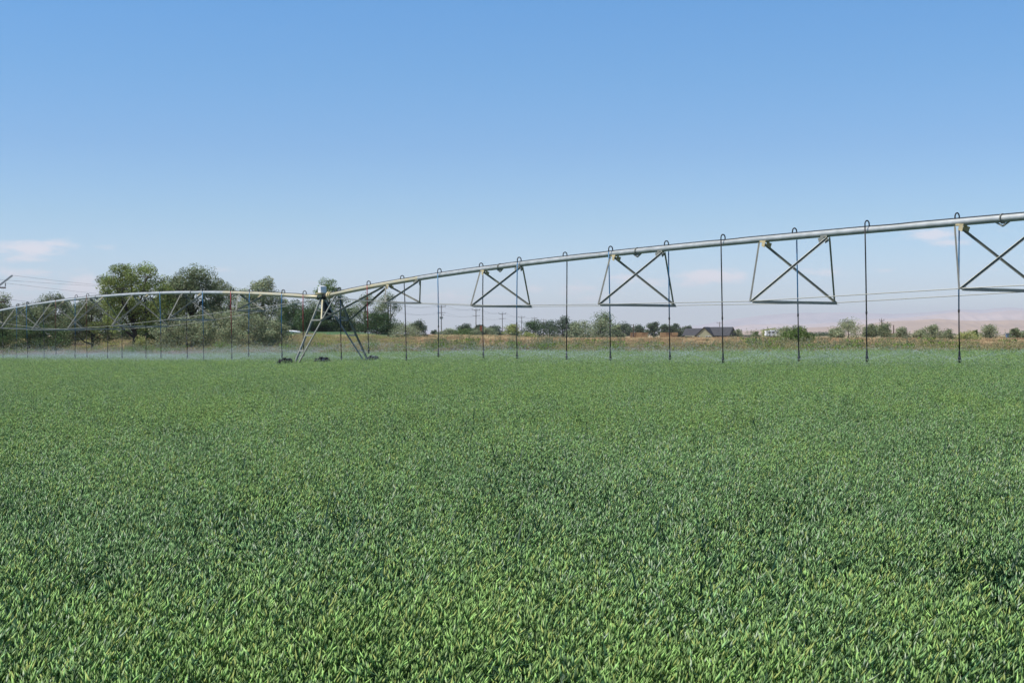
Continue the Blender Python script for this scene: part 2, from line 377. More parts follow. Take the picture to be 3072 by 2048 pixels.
spik_m = mat('oat_husk', (1, 1, 1), .5, attr='col', trans=.25, spec=.3)
leaf_m = mat('oat_leaf', (1, 1, 1), .5, attr='col', trans=.2, spec=.25)
protos = [oat_clump(10 + i, cool=i > 2) for i in range(6)] + [oat_clump(20, tall=4, sparse=.75, cool=1), oat_clump(21, tall=8, sparse=.5, cool=1), oat_clump(22, tall=2, cool=1)] + [oat_clump(23, sparse=.3)]
rs = np.random.RandomState(3)
def crop_points():
    out = []
    for (y0, y1, dn) in ((1.2, 14, 13.), (14, 40, 10.), (40, 150, 6.5)):
        wmax = 3 + .46 * y1; n = int((y1 - y0) * 2 * wmax * dn)
        X = (rs.rand(n) * 2 - 1) * wmax; Y = y0 + rs.rand(n) * (y1 - y0)
        k = (np.abs(X) < 3 + .46 * Y) & (Y < edge_y(X))
        out.append(np.stack([X[k], Y[k], np.full(k.sum(), dn)], -1))
    return np.concatenate(out)
cp = crop_points(); X, Y = cp[:, 0], cp[:, 1]
lo = lnoise(X, Y, 9, 2) * .035 + lnoise(X, Y, 2.4, 0) * .022 + rs.randn(len(X)) * .018
Z = ground_z(X, Y) + lo
gap = lnoise(X, Y * .6, 1.6, 1)
pw = .5 + .20 * lnoise(X, Y, 7, 1) + .22 * lnoise(X, Y, 2.2, 3) + .30 * sstep(7., 4.6, Y) - .25 * np.exp(-((Y - 10) / 4.) ** 2)
sel = rs.randint(0, 3, len(X)) + 3 * (rs.rand(len(X)) > pw)
rr = rs.rand(len(X))
pt = np.clip(.7 * gap - .12, .010, .6) * sstep(4.5, 7, Y) * np.interp(Y, [0, 14, 26], [1, 1, .12]) + .26 * np.exp(-((Y - 9. - 1.2 * lnoise(X, Y, 6, 3)) / 2.6) ** 2)
sel = np.where(rr < pt, 6 + rs.randint(0, 3, len(X)), sel)
sel = np.where((rr > .985), 9, sel)
nr_ = np.where(Y > 40, 1.35, np.interp(Y, [5, 8], [1.18, 1.])); sc = np.stack([nr_, nr_, 1.04 + rs.randn(len(X)) * .03], -1)
tl = rs.randn(len(X), 2) * .05
make_stuff('oat_crop', protos, np.stack([X, Y, Z], -1), sel, np.stack([tl[:, 0], tl[:, 1], rs.rand(len(X)) * 6.28 * .0 + rs.randn(len(X)) * .9], -1), sc, [spik_m, leaf_m],
           'dense green field of oats in ear filling the foreground up to the sprinklers', 'oat crop')

# --- verge weeds and dry grass
def tuft(seed, n, h, spread, colr, head=None, hw=.01, width=.012, bushy=0, bendv=.35):
    rs = np.random.RandomState(seed); V = []; fl = []; cl = []; ml = []; off = 0
    b = np.stack([rs.randn(n) * spread, rs.randn(n) * spread, np.zeros(n)], -1); L_ = h * (.55 + .5 * rs.rand(n)); dr = rs.rand(n) * 6.28; bd = bendv * rs.rand(n)
    v, f = blades(rs, b, dr, L_, width * (.7 + .6 * rs.rand(n)), bd, 3)
    cc = np.array(colr) * (.65 + .7 * rs.rand(n, 1)); V.append(v); fl.append(f + off); cl.append(np.repeat(cc, 3, 0)); ml.append(np.zeros(len(f), int)); off += len(v)
    if head is not None:
        tip = b + np.stack([np.cos(dr) * bd * L_, np.sin(dr) * bd * L_, L_ * (1 - .5 * bd)], -1)
        k = 5; c_ = np.repeat(tip, k, 0) + rs.randn(n * k, 3) * np.array([.025, .025, .06]); nn_ = len(c_)
        v, f = spindles(rs, c_, rs.randn(nn_, 3) * .4 + np.array([0, 0, 1]), .05 + .05 * rs.rand(nn_), hw * (1 + rs.rand(nn_)))
        hc = np.array(head) * (.6 + .8 * rs.rand(nn_, 1)); V.append(v); fl.append(f + off); cl.append(np.repeat(hc, 6, 0)); ml.append(np.zeros(len(f), int)); off += len(v)
    if bushy:
        c_ = rs.randn(bushy, 3) * np.array([spread * 1.1, spread * 1.1, h * .22]) + np.array([0, 0, h * .45]); c_[:, 2] = np.clip(np.abs(c_[:, 2]), .02, h * .72); c_[:, :2] = np.clip(c_[:, :2], -1.7 * spread, 1.7 * spread)
        d_ = rs.rand(bushy) * 6.28
        v, f = blades(rs, c_, d_, .05 + .07 * rs.rand(bushy), .03 + .03 * rs.rand(bushy), .9 * rs.rand(bushy), 1)
        bc = np.array(colr) * (.6 + .9 * rs.rand(bushy, 1)); V.append(v); fl.append(f + off); cl.append(bc); ml.append(np.zeros(len(f), int)); off += len(v)
    return (np.concatenate(V), fl, cl, ml)
weed_m = mat('weed_blade', (1, 1, 1), .8, attr='col', trans=.3, spec=.1)
G1 = (.18, .30, .055); G2 = (.24, .32, .065); G3 = (.30, .42, .055); BR = (.33, .26, .17); TN = (.62, .51, .30); RD = (.40, .29, .18); OL = (.26, .28, .17)
wp = [tuft(1, 70, 1.0, .24, G1, None, bushy=160), tuft(2, 60, 1.1, .26, G2, (.42, .36, .2), bushy=120), tuft(3, 70, .9, .24, G3, None, bushy=170),
      tuft(4, 80, .9, .26, (.30, .26, .13), BR, .016), tuft(5, 70, .85, .25, (.38, .27, .14), RD, .016), tuft(6, 40, 1.5, .2, G1, OL, .018, bushy=200),
      tuft(7, 90, .55, .3, TN, (.66, .53, .32), .012), tuft(8, 80, .5, .3, (.52, .42, .24), (.66, .54, .33), .012), tuft(9, 60, .5, .28, (.2, .27, .08), None, bushy=60)]
rs = np.random.RandomState(8)
X = []; Y = []; K = []
# verge along the crop edge, 3..30 m deep
n = 11000; ux = rs.rand(n) * 1.0 - .5
ex = np.interp(ux, [-.5, 0, .5], [0, 0, 0])
# march along view azimuth to find the edge distance
Dg = np.linspace(20, 300, 600)
def edge_dist(u_):
    r = np.zeros_like(u_)
    for i, q in enumerate(u_):
        k = np.argmax(Dg > edge_y(q * Dg)); r[i] = Dg[k]
    return r
ed = edge_dist(ux); dep = rs.rand(n) ** 1.1 * (10 + .28 * ed)
yy = ed + .6 + dep; xx = ux * yy
pxx = 1536 + ux * F
band = lnoise(xx, yy, 7, 1); b2 = lnoise(xx, yy, 14, 2)
r = rs.rand(n)
k = np.where(r < .30, 0, np.where(r < .55, 1, np.where(r < .80, 2, np.where(r < .87, 3, np.where(r < .94, 5, 8)))))
k = np.where((band > .55) & (pxx > 1000) & (r < .6), rs.choice([3, 4, 3], n), k)
k = np.where((pxx < 620) & (r < .75), rs.choice([3, 4, 4, 7], n), k)
k = np.where((pxx > 1230) & (pxx < 1680) & (b2 > -.2) & (r < .5), rs.choice([3, 4, 3, 5], n), k)
k = np.where((pxx > 2730) & (pxx < 2860) & (dep < 6), 2, k)
k = np.where((pxx > 1650) & (dep < 6 + .1 * ed) & (r < .62), rs.choice([1, 2, 2], n), k)
k = np.where((dep > 7 + .12 * ed) & (rs.rand(n) < .75), rs.choice([6, 7, 6], n), k)
hs = .95 + .25 * lnoise(xx, yy, 5, 3) + .12 * rs.randn(n)
hs = hs * np.interp(pxx, [0, 500, 850, 1000, 1700, 2200, 3072], [1.0, 1.1, 1.1, 1.1, 1.12, 1.02, .95]) * np.where(dep > 7 + .12 * ed, .7, 1)
X.append(xx); Y.append(yy); K.append(k); H1 = hs; S1 = np.full(n, 1.15)
# tan hay meadow beyond
n2 = 15000; ux = rs.rand(n2) * .9 - .45; dd = 1 / (1 / 85. - rs.rand(n2) * (1 / 85. - 1 / 420.)); xx = ux * dd; yy = dd
keep = (yy > edge_y(xx) + 22) & ~((ux < -.08) & (yy > 285)); xx = xx[keep]; yy = yy[keep]
k = np.where((xx / yy < -.07) & (yy > 125), rs.choice([8, 7, 1, 3, 8], len(xx)), rs.choice([6, 7, 6, 7, 6, 4, 8], len(xx))); X.append(xx); Y.append(yy); K.append(k); H2 = .5 + .2 * rs.rand(len(xx)); S2 = 1.2 + yy / 160.
X = np.concatenate(X); Y = np.concatenate(Y); K = np.concatenate(K); HS = np.concatenate([H1, H2]); SS = np.concatenate([S1, S2])
make_stuff('weeds', wp, np.stack([X, Y, ground_z(X, Y)], -1), K, np.stack([0 * X, 0 * X, rs.rand(len(X)) * 6.28], -1), np.stack([SS, SS, HS], -1), [weed_m],
           'band of tall green and brown weeds with dry tan grass behind the oat field', 'weeds')

# ------------------------------------------------------------------ irrigation machine
galv = mat('galvanised_steel', (.56, .57, .55), .42, .35, noise=.30, nscale=3.5, ncol=(.40, .42, .40), bump=.05)
galv_y = mat('mineral_stained_steel', (.52, .45, .27), .5, .2, noise=.4, nscale=2.5, ncol=(.44, .44, .36))
strut_m = mat('weathered_angle_iron', (.34, .335, .265), .5, .25, noise=.45, nscale=3., ncol=(.24, .24, .22))
black_m = mat('black_rubber', (.012, .013, .015), .6, noise=.3, nscale=4)
cable_m = mat('cable_sheath', (.03, .03, .035), .5)
blue_m = mat('blue_hose', (.035, .19, .38), .45, noise=.25, nscale=3)
red_m = mat('red_hose', (.38, .04, .06), .5, noise=.3, nscale=3)
brown_m = mat('faded_red_hose', (.20, .075, .05), .55, noise=.3, nscale=3)
box_m = mat('white_enamel', (.78, .80, .82), .4)
stain_m = mat('beige_flange', (.62, .52, .30), .55, noise=.3, nscale=6)
rod_m = mat('steel_rod', (.45, .44, .38), .5, .4)

TX, TY = -568 / 72., F / 72.
def line(side, n):
    if side > 0: return Vector((TX + 3.79 * n, TY - 5.485 * n, 0))
    return Vector((TX - 3.99 * n, TY + 5.556 * n, 0))
def n_of_px(side, px):
    dx = px - 968.0
    if side > 0: return TXs(px, 3.79, -5.485)
    return TXs(px, -3.99, 5.556)
def TXs(px, a, b):
    u_ = (px - 1536) / F; return (u_ * TY - TX) / (a - u_ * b)
RP = [(1000, 882.5), (1080, 866), (1160.7, 852), (1267.8, 835.6), (1375, 817.7), (1455, 805.6), (1500, 799), (1634, 783), (1768, 768.5), (1902, 755), (2036, 741.5), (2140, 731), (2281, 720.5), (2421, 707.5), (2617, 690), (2691, 682.5), (2851, 668.5), (3060, 651)]
LP = [(0, 932), (60, 921), (134, 908), (268, 893.5), (402, 883.5), (536, 876.5), (634, 877), (768, 882), (902, 888), (955, 891)]
def fit(side, pts, deg):
    ns = [n_of_px(side, p[0]) for p in pts]; zs = [CZ + (HZ - p[1]) / F * line(side, n_).y for p, n_ in zip(pts, ns)]
    return np.polyfit(ns, zs, deg)
PR = fit(1, RP, 3); PL = fit(-1, LP, 3)
def pipe_pt(side, n):
    p = line(side, n)
    if side > 0:
        m_ = 5.0
        z = np.polyval(PR, min(n, m_)) + (np.polyval(np.polyder(PR), m_) * (n - m_) * .8 if n > m_ else 0)
    else: z = np.polyval(PL, n) if n < 7 else np.polyval(PL, 7) + np.polyval(np.polyder(PL), 7) * (n - 7)
    p.z = float(z); return p
PERP = Vector((-.819, -.574, 0))       # towards the near side of the machine
PR_ = .084
root = empty('irrigation_machine', (TX, TY, gz(TX, TY)))
tag(root, 'long galvanised pivot irrigation pipe on braced trusses and one wheeled tower above the oats', 'irrigation machine')
NE_R, NE_L = 6.2, 8.0
for side, n0, n1 in ((1, .10, NE_R), (-1, .04, NE_L)):
    pts = [pipe_pt(side, n0 + (n1 - n0) * i / 40.) for i in range(41)]
    b = MB(); b.tube(pts, PR_, 20, mi=0)
    # stained near the tower: material by distance
    ms = []
    for i in range(40): ms += [1 if i < 7 else 0] * 20
    b.m = ms + [1, 0]
    b.build('water_pipe', [galv, galv_y], root, smooth=True)
    # cable lying on the pipe with slack waves
    rsn = random.Random(4 + side); cp_ = []
    N_ = 160
    for i in range(N_ + 1):
        n_ = n0 + (n1 - n0) * i / N_; p = pipe_pt(side, n_); sl = max(0, math.sin(n_ * 7.3) - .75) * .16
        p.z += PR_ + .012 - sl * .3; p += PERP * (.02 + sl * .7); cp_.append(p)
    b = MB(); b.tube(cp_, .013, 6); b.build('power_cable', cable_m, root, smooth=True)
# flanged joints with straps
def flange(side, n):
    p = pipe_pt(side, n); d = (pipe_pt(side, n + .05) - p).normalized(); b = MB()
    b.tube([p - d * .012, p + d * .012], PR_ + .035, 20)
    for s_ in (-1, 1): b.beam(p - d * .17 + Vector((0, 0, -PR_ + .01)), p + Vector((0, 0, -PR_ - .085)), .05, .03); b.beam(p + d * .17 + Vector((0, 0, -PR_ + .01)), p + Vector((0, 0, -PR_ - .085)), .05, .03); break
    b.build('pipe_flange', strut_m, root)
for side, px in ((1, 1500), (1, 1912), (1, 3008), (-1, 290), (-1, 576), (-1, 85)): flange(side, n_of_px(side, px))
# trusses
FR = {1: [(1210, 908), (1505, 918), (1913, 914.5), (2383, 906), (3005, 869)], -1: [(753, 931), (576, 958.5), (422, 978), (290, 986), (175, 989), (63, 984)]}
nodes = {1: [], -1: []}
for side in (1, -1):
    lst = [(n_of_px(side, a), b) for a, b in FR[side]]
    for i, (n_, yy_) in enumerate(lst):
        p = pipe_pt(side, n_); h = p.z - (CZ + (HZ - yy_) / F * p.y); h = max(h, .5); lst[i] = (n_, h)
    if side > 0: lst.append((6.0, lst[-1][1] * .95))
    else: lst.append((7.0, lst[0][1]))
    for (n_, h) in lst:
        p = pipe_pt(side, n_); w = 1.83 * h; d = (pipe_pt(side, n_ + .05) - pipe_pt(side, n_)).normalized()
        if side < 0: d = -d       # along increasing x
        near = p + PERP * (w / 2); near.z = p.z - h; far = p - PERP * (w / 2); far.z = p.z - h
        a1 = pipe_pt(side, n_ - .18 * side); a2 = pipe_pt(side, n_ + .18 * side)
        t0 = Vector((0, 0, -PR_ - .02)); a1 = a1 + t0; a2 = a2 + t0
        fo = empty('truss_frame', p - world_loc(root)); fo.parent = root
        for a_, s_ in ((a1, 1), (a2, -1)):      # gusset plates under the pipe
            fr = MB(); fr.beam(a_ + d * (.0 * s_) + Vector((0, 0, .05)), a_ + d * (.22 * s_) + Vector((0, 0, .03)), .15, .05)
            fr.beam(a_ + d * (.10 * s_) + PERP * .085 + Vector((0, 0, -.02)), a_ + d * (.24 * s_) + PERP * .12 + Vector((0, 0, -.07)), .012, .12)
            fr.beam(a_ + d * (.10 * s_) - PERP * .085 + Vector((0, 0, -.02)), a_ + d * (.24 * s_) - PERP * .12 + Vector((0, 0, -.07)), .012, .12); fr.build('gusset_plate', stain_m if s_ * side > 0 else strut_m, fo)
        sw = .050
        for (q, nm) in ((near, 1), (far, -1)):
            for a_ in (a1, a2):
                b = MB(); b.angle(q, a_ + PERP * (.06 * nm), sw, n1=PERP, n2=(0, 0, -1) if nm > 0 else (0, 0, 1)); b.build('strut', strut_m, fo)
        b = MB(); b.angle(near + d * .05 + Vector((0, 0, -.05)), far + d * .05 + Vector((0, 0, -.05)), .075, n1=(0, 0, 1)); b.build('spreader_bar', strut_m, fo)
        nodes[side].append((n_, near, far))
    # rods
    for k in (1, 2):
        pts = [pipe_pt(side, .12) + Vector((0, 0, -.14))] + [t[k] for t in nodes[side]]
        if side < 0: pts.append(pipe_pt(side, 7.9) + Vector((0, 0, -.14)))
        b = MB(); b.tube(pts, .0115, 6); b.build('truss_rod', rod_m, root)
        # extra second rod beside it between the middle frames
# tower
def on_tower(px, py, r, along):
    """point at r metres to the near side and `along` bays along the pipe; height from the photo row"""
    p = line(1, along) + PERP * r; p.z = CZ + (HZ - py) / F * p.y; return p
joint = pipe_pt(1, .08)
zp = joint.z - PR_
tA = line(1, .0) + Vector((0, 0, zp - .02)); tB = line(1, .185) + Vector((0, 0, pipe_pt(1, .185).z - PR_))
gN = line(1, .07) + PERP * 1.66; gN.z = gz(gN.x, gN.y) + .55
gF = line(1, .13) - PERP * 1.85; gF.z = gz(gF.x, gF.y) + .55
dl = (line(1, 1) - line(1, 0)).normalized()
legs = []
for (g, sgn) in ((gN, 1), (gF, -1)):
    for (top, off) in ((tA, -1), (tB, 1)):
        a = top + PERP * (.10 * sgn); e = g + dl * (.08 * off)
        b = MB(); b.angle(e, a, .068, .01, n1=dl * off, n2=PERP * -sgn); b.build('tower_leg', strut_m, root); legs.append((e, a))
def at_z(l, z): e, a = l; t = (z - e.z) / (a.z - e.z); return e + (a - e) * t
for k_ in (0, 2):
    for z in (CZ + .55, CZ - .08, CZ - .70):
        b = MB(); b.angle(at_z(legs[k_], z), at_z(legs[k_ + 1], z), .06, n1=(0, 0, 1)); b.build('rung', strut_m, root)
jn = at_z(legs[1], CZ + .58); jf = at_z(legs[3], CZ + .58)
nb = n_of_px(1, 1157)
for q, s_ in ((jn, 1), (jf, -1)):
    b = MB(); top = pipe_pt(1, nb) + Vector((0, 0, -PR_)) + PERP * (.09 * s_); b.angle(q, top, .062, .01, n1=PERP, n2=(0, 0, -1)); b.build('side_brace', strut_m, root)
t_ = .57; br1 = jn + (pipe_pt(1, nb) + Vector((0, 0, -PR_)) - jn) * t_; br2 = jf + (pipe_pt(1, nb) + Vector((0, 0, -PR_)) - jf) * t_
b = MB(); b.angle(br1, br2, .05, n1=(0, 0, 1)); b.build('brace_link', strut_m, root)
b = MB(); b.tube([line(1, 0) + Vector((0, 0, zp + .02)), at_z(legs[1], CZ + .60)], .035, 8); b.build('hanger_post', galv_y, root)
b = MB(); b.beam(at_z(legs[0], CZ + 1.0), at_z(legs[3], CZ + .62), .035, .035); b.build('cross_brace', strut_m, root)
b = MB(); b.beam(gN, gF, .14, .16); b.build('base_beam', galv, root)
# joint collar, control box
b = MB(); jd = (pipe_pt(1, .3) - pipe_pt(1, .1)).normalized(); jl = line(1, 0)
b.tube([pipe_pt(1, .085), pipe_pt(1, .105)], .155, 20); b.tube([pipe_pt(1, .105), pipe_pt(1, .12)], .12, 20); b.build('pipe_flange', stain_m, root)
b = MB(); b.tube([pipe_pt(-1, .05), pipe_pt(-1, .0) + (pipe_pt(1, .08) - pipe_pt(-1, 0)) * .3, pipe_pt(1, .02), pipe_pt(1, .09)], .10, 14); b.build('flexible_joint', black_m, root)
bc = pipe_pt(-1, 0); bc.z = CZ + (HZ - 878) / 72.
b = MB(); b.tube([bc + Vector((-.06, 0, -.05)), bc + Vector((-.06, 0, 0))], .23, 18); b.tube([bc + Vector((-.06, 0, -.2)), bc + Vector((-.06, 0, -.05))], .14, 12); b.build('mounting_plate', stain_m, root)
b = MB()
for i in range(9): b.box(bc + Vector((-.02, 0, .015 + .028 * i)), (.27 if i % 2 == 0 else .255, .27 if i % 2 == 0 else .255, .028), rz=.6)
b.add([bc + Vector((-.02, 0, .26)) + Matrix.Rotation(.6, 3, 'Z') @ Vector(q) for q in ((-.135, -.135, 0), (.135, -.135, 0), (.135, .135, 0), (-.135, .135, 0), (0, 0, .04))], [(0, 1, 4), (1, 2, 4), (2, 3, 4), (3, 0, 4)])
b.build('control_box', box_m, root)
b = MB(); b.box(bc + Vector((.12, .25, -.75)), (.3, .3, .75), rz=.6); b.build('switch_cabinet', black_m, root)
# wheels
tyre_m = mat('tractor_tyre', (.012, .012, .013), .5, noise=.3, nscale=5); rim_m = mat('galvanised_rim', (.5, .5, .48), .45, .4)
def wheel(px, r0):
    along = .10
    c_ = line(1, along) + PERP * r0; c_.z = gz(c_.x, c_.y) + .61; Rr = .56
    ax = dl; rim = MB()
    # tyre: revolved section around the axle (axle along the pipe)
    uu = PERP.normalized(); ww = Vector((0, 0, 1)); n = 40; prof = [(-.13, .34), (-.14, .46), (-.10, .52), (0, .535), (.10, .52), (.14, .46), (.13, .34)]
    t = MB(); vs = []
    for i in range(n):
        a = 2 * math.pi * i / n; rdir = uu * math.cos(a) + ww * math.sin(a)
        for (x, r_) in prof: vs.append(c_ + ax * x + rdir * r_)
    m_ = len(prof)
    t.add(vs, [(i * m_ + j, i * m_ + j + 1, ((i + 1) % n) * m_ + j + 1, ((i + 1) % n) * m_ + j) for i in range(n) for j in range(m_ - 1)])
    for i in range(24):       # lugs, alternating left and right
        a = 2 * math.pi * i / 24; s_ = 1 if i % 2 else -1; rd = uu * math.cos(a) + ww * math.sin(a); a2 = a + .10; rd2 = uu * math.cos(a2) + ww * math.sin(a2)
        t.beam(c_ + rd * .545 + ax * (.01 * s_), c_ + rd2 * .53 + ax * (.15 * s_), .045, .055, up=rd)
    w = empty('wheel', c_ - world_loc(root)); w.parent = root
    t.build('tyre', tyre_m, w)
    rim.tube([c_ - ax * .09, c_ + ax * .09], .34, 24); rim.tube([c_ - ax * .16, c_ + ax * .16], .09, 12); rim.build('rim', rim_m, w)
for px, r0 in ((856, 2.02), (964, .36), (1107, -1.98)): wheel(px, r0)

# ------------------------------------------------------------------ sprinkler drops
DROPS = [  # hose px, nozzle px, nozzle py, colour, label
 (1, 909, 911, 1066, 'red', 'red sprinkler drop hose just left of the wheeled tower'),
 (1, 1022, 1024, 1077, 'navy', 'dark blue sprinkler drop hose beside the far legs of the tower'),
 (1, 1101, 1106, 1058, 'red', 'bright red sprinkler drop hose between the tower and the first right truss'),
 (1, 1212, 1219, 1079, 'black', 'black sprinkler drop hose crossing the smallest truss right of the tower'),
 (1, 1313, 1315, 1068, 'blue', 'blue drop hose between the first and second truss right of the tower'),
 (1, 1449, 1450, 1070, 'black', 'black drop hose through the left half of the second truss right of the tower'),
 (1, 1552, 1551, 1073, 'blue', 'blue drop hose crossing the right edge of the second truss right of the tower'),
 (1, 1701, 1699.5, 1076, 'black', 'black drop hose hanging free between the second and third trusses'),
 (1, 1826, 1831, 1078, 'blue', 'blue drop hose down the left strut of the third truss right of the tower'),
 (1, 2005.6, 2009.6, 1076, 'blue', 'blue drop hose at the right corner of the third truss, left of the house'),
 (1, 2163, 2169, 1085, 'black', 'black drop hose hanging in front of the dark roofed house'),
 (1, 2390, 2396.6, 1080, 'blue', 'blue drop hose through the middle of the fourth truss above the round green bush'),
 (1, 2595, 2600.5, 1081, 'black', 'black drop hose alone between the last two trusses on the right'),
 (1, 2878, 2878.5, 1084, 'blue', 'rightmost blue drop hose under the left corner of the biggest truss'),
 (-1, 845, 846, 1070, 'blue', 'blue drop hose left of the tower, above the leftmost tyre'),
 (-1, 748.5, 746, 1067, 'blue', 'blue drop hose through the smallest truss left of the tower'),
 (-1, 691.5, 695.5, 1078, 'red', 'red drop hose between the two trusses nearest the tower on the left'),
 (-1, 607, 611, 1080, 'blue', 'blue drop hose at the right corner of the second truss left of the tower'),
 (-1, 559.5, 562, 1073, 'black', 'black drop hose through the second truss left of the tower'),
 (-1, 479, 483, 1073, 'blue', 'blue drop hose at the right corner of the truss before the tall cottonwood'),
 (-1, 437, 438, 1072, 'black', 'black drop hose before the cottonwood trunk, right half of its truss'),
 (-1, 365.6, 366, 1074, 'black', 'black drop hose in front of the cottonwood, between two trusses'),
 (-1, 324, 322.7, 1074, 'black', 'black drop hose before the lowest left boughs of the tall cottonwood'),
 (-1, 259, 261, 1070, 'brown', 'faded red drop hose left of the tall cottonwood'),
 (-1, 225, 225, 1073, 'blue', 'blue drop hose between the two faded red hoses on the left'),
 (-1, 166.6, 168, 1062, 'brown', 'faded red drop hose nearest the left edge of the photo'),
 (-1, 131, 133, 1073, 'navy', 'dark blue drop hose just left of the leftmost faded red hose'),
 (-1, 79, 83, 1073, 'blue', 'second blue drop hose from the left edge of the photo'),
 (-1, 50, 50, 1074, 'blue', 'blue drop hose nearest the left edge of the photo'),
 (-1, 8, 9, 1073, 'black', 'black drop hose cut by the left edge of the photo')]
navy_m = mat('navy_hose', (.02, .06, .12), .5)
HM = {'red': red_m, 'blue': blue_m, 'navy': navy_m, 'black': black_m, 'brown': brown_m}
nozz = []
steel_d = mat('nozzle_plastic', (.02, .022, .03), .5)
for side, hx, nx, ny, colr, lab in DROPS:
    sd_ = -1 if hx < 968 else 1; 
    near = 1 if (colr in ('blue', 'red', 'brown') or hx in (2163, 2595)) and hx != 2878 and hx not in (2005.6, 2390) else -1
    off = PERP * (.155 * near); q0 = hx
    for _ in range(6):
        n_ = n_of_px(sd_, q0); p = pipe_pt(sd_, n_); q0 += hx - (1536 + F * (p + off).x / (p + off).y)
    ho = p + off; ho.z = p.z + .06
    r = empty('sprinkler_drop', p + Vector((0, 0, PR_))); tag(r, lab, 'sprinkler', 'sprinkler drops hanging from the irrigation pipe')
    b = MB(); pts = [p + Vector((0, 0, PR_ - .01)), p + Vector((0, 0, PR_ + .05))]
    for i in range(0, 9):
        a = math.pi * i / 8; pts.append(p + off * (.5 - .5 * math.cos(a)) + Vector((0, 0, PR_ + .06 + .085 * math.sin(a))))
    pts.append(ho); b.tube(pts, .017, 8); b.build('gooseneck', black_m, r, smooth=True)
    D = ho.y; nzp = Vector(((nx - 1536) / F * D, D, CZ + (HZ - ny) / F * D))
    L_ = ho.z - nzp.z; k1 = .64 if L_ > 2.2 else .68
    sway = random.Random(int(hx)).uniform(-.02, .02)
    def hp(t): q = ho.lerp(nzp, t); q.x += math.sin(t * math.pi) * sway; return q
    b = MB(); b.tube([hp(t) for t in (0, .2, .4, k1)], .017, 8); b.build('hose', HM[colr], r, smooth=True)
    b = MB(); b.tube([hp(k1), hp(.8), nzp + Vector((0, 0, .22))], .0165, 8); b.tube([hp(k1 - .01), hp(k1 + .01)], .024, 8); b.build('drop_pipe', black_m, r, smooth=True)
    b = MB(); b.tube([nzp + Vector((0, 0, z_)) for z_ in (.25, .23, .12, .10, .06, .03)], [.017, .024, .024, .034, .036, .016], 10); b.tube([nzp + Vector((0, 0, z_)) for z_ in (.01, 0, -.03)], [.036, .036, .015], 10)
    for q in range(3):
        a = q * 2.09; b.tube([nzp + Vector((math.cos(a) * .04, math.sin(a) * .04, .06)), nzp + Vector((math.cos(a) * .04, math.sin(a) * .04, 0))], .005, 4)
    b.build('nozzle', steel_d, r)
    nozz.append((nzp, hx))

# water spray: thousands of drops thrown from every nozzle
def spray(seed, n, slope, kq, reach, thick, streams=0):
    rs = np.random.RandomState(seed)
    a = rs.rand(n) * 6.283
    if streams: a = rs.randint(0, streams, n) * (6.283 / streams) + rs.randn(n) * .03 + rs.rand() * .3
    r_ = reach * rs.rand(n) ** .85 + .04; sl = slope * (1 + rs.randn(n) * (.10 if thick > .06 else .045))
    z = sl * r_ - kq * r_ ** 2 - np.abs(rs.randn(n)) * thick * r_ * .5 + rs.randn(n) * .012 * r_
    c_ = np.stack([np.cos(a) * r_, np.sin(a) * r_, z], -1)
    vel = np.stack([np.cos(a), np.sin(a), sl - 2 * kq * r_], -1)
    return c_, vel
def spray_proto(seed, parts):
    rs = np.random.RandomState(seed); C = []; Vv = []; S = []
    for (n, sl, kq, reach, th, st, size) in parts:
        c_, v_ = spray(seed + n % 97, n, sl, kq, reach, th, st); C.append(c_); Vv.append(v_); S.append(np.full(n, size))
    C = np.concatenate(C); Vv = np.concatenate(Vv); S = np.concatenate(S)
    v, f = spindles(rs, C, Vv, (.03 + .03 * rs.rand(len(C))) * S, (.0042 + .003 * rs.rand(len(C))) * S)
    return (v, [f], [np.ones((len(f), 3))], [np.zeros(len(f), int)])
def mist_proto(seed, n):
    rs = np.random.RandomState(seed); r_ = 3.2 * np.sqrt(rs.rand(n)) * (1 + .5 * rs.rand(n)); a = rs.rand(n) * 6.283
    z = -.12 + np.abs(rs.randn(n)) * .26
    c_ = np.stack([np.cos(a) * r_, np.sin(a) * r_, z], -1)
    v, f = spindles(rs, c_, rs.randn(n, 3) + np.array([0, 0, -1.]), .010 + .006 * rs.rand(n), .006 + .004 * rs.rand(n))
    return (v, [f], [np.ones((len(f), 3))], [np.zeros(len(f), int)])
water_m = mat('water_drops', (.80, .88, .95), .15, trans=.55, spec=.6)
sp = [spray_proto(1, [(1000, .26, .055, 4.6, .22, 0, .8), (1900, .31, .065, 3.6, .05, 0, .85)]),
      spray_proto(2, [(1000, .22, .055, 4.6, .22, 0, .8), (1800, .25, .055, 3.8, .05, 0, .85)]),
      spray_proto(3, [(1800, .30, .055, 4.6, .10, 0, .85), (260, 2.2, 2.6, .8, .06, 4, .7), (300, .9, .5, 1.4, .06, 5, .7)]),
      mist_proto(4, 2200)]
pts = []; ids = []; rot = []; scl = []
rr_ = random.Random(2)
for (nzp, hx) in nozz:
    k = 2 if hx in (1449, 2005.6, 166.6) else rr_.choice([0, 1])
    pts.append(nzp + Vector((0, 0, .02))); ids.append(k); rot.append((rr_.uniform(-.04, .04), rr_.uniform(-.04, .04), rr_.uniform(0, 6))); s_ = rr_.uniform(.85, 1.1); scl.append((s_, s_, s_ * rr_.uniform(.8, 1.15)))
    if hx > 900 and rr_.random() < .5: continue
    pts.append(nzp); ids.append(3); rot.append((0, 0, rr_.uniform(0, 6))); scl.append((1, 1, 1.25 if hx < 900 else .55))
    if hx < 900:
        for kk in range(1): pts.append(nzp + Vector((rr_.uniform(-1.5, 1.5), rr_.uniform(-1.5, 1.5), 0))); ids.append(3); rot.append((0, 0, rr_.uniform(0, 6))); scl.append((1.2, 1.2, 1.5))
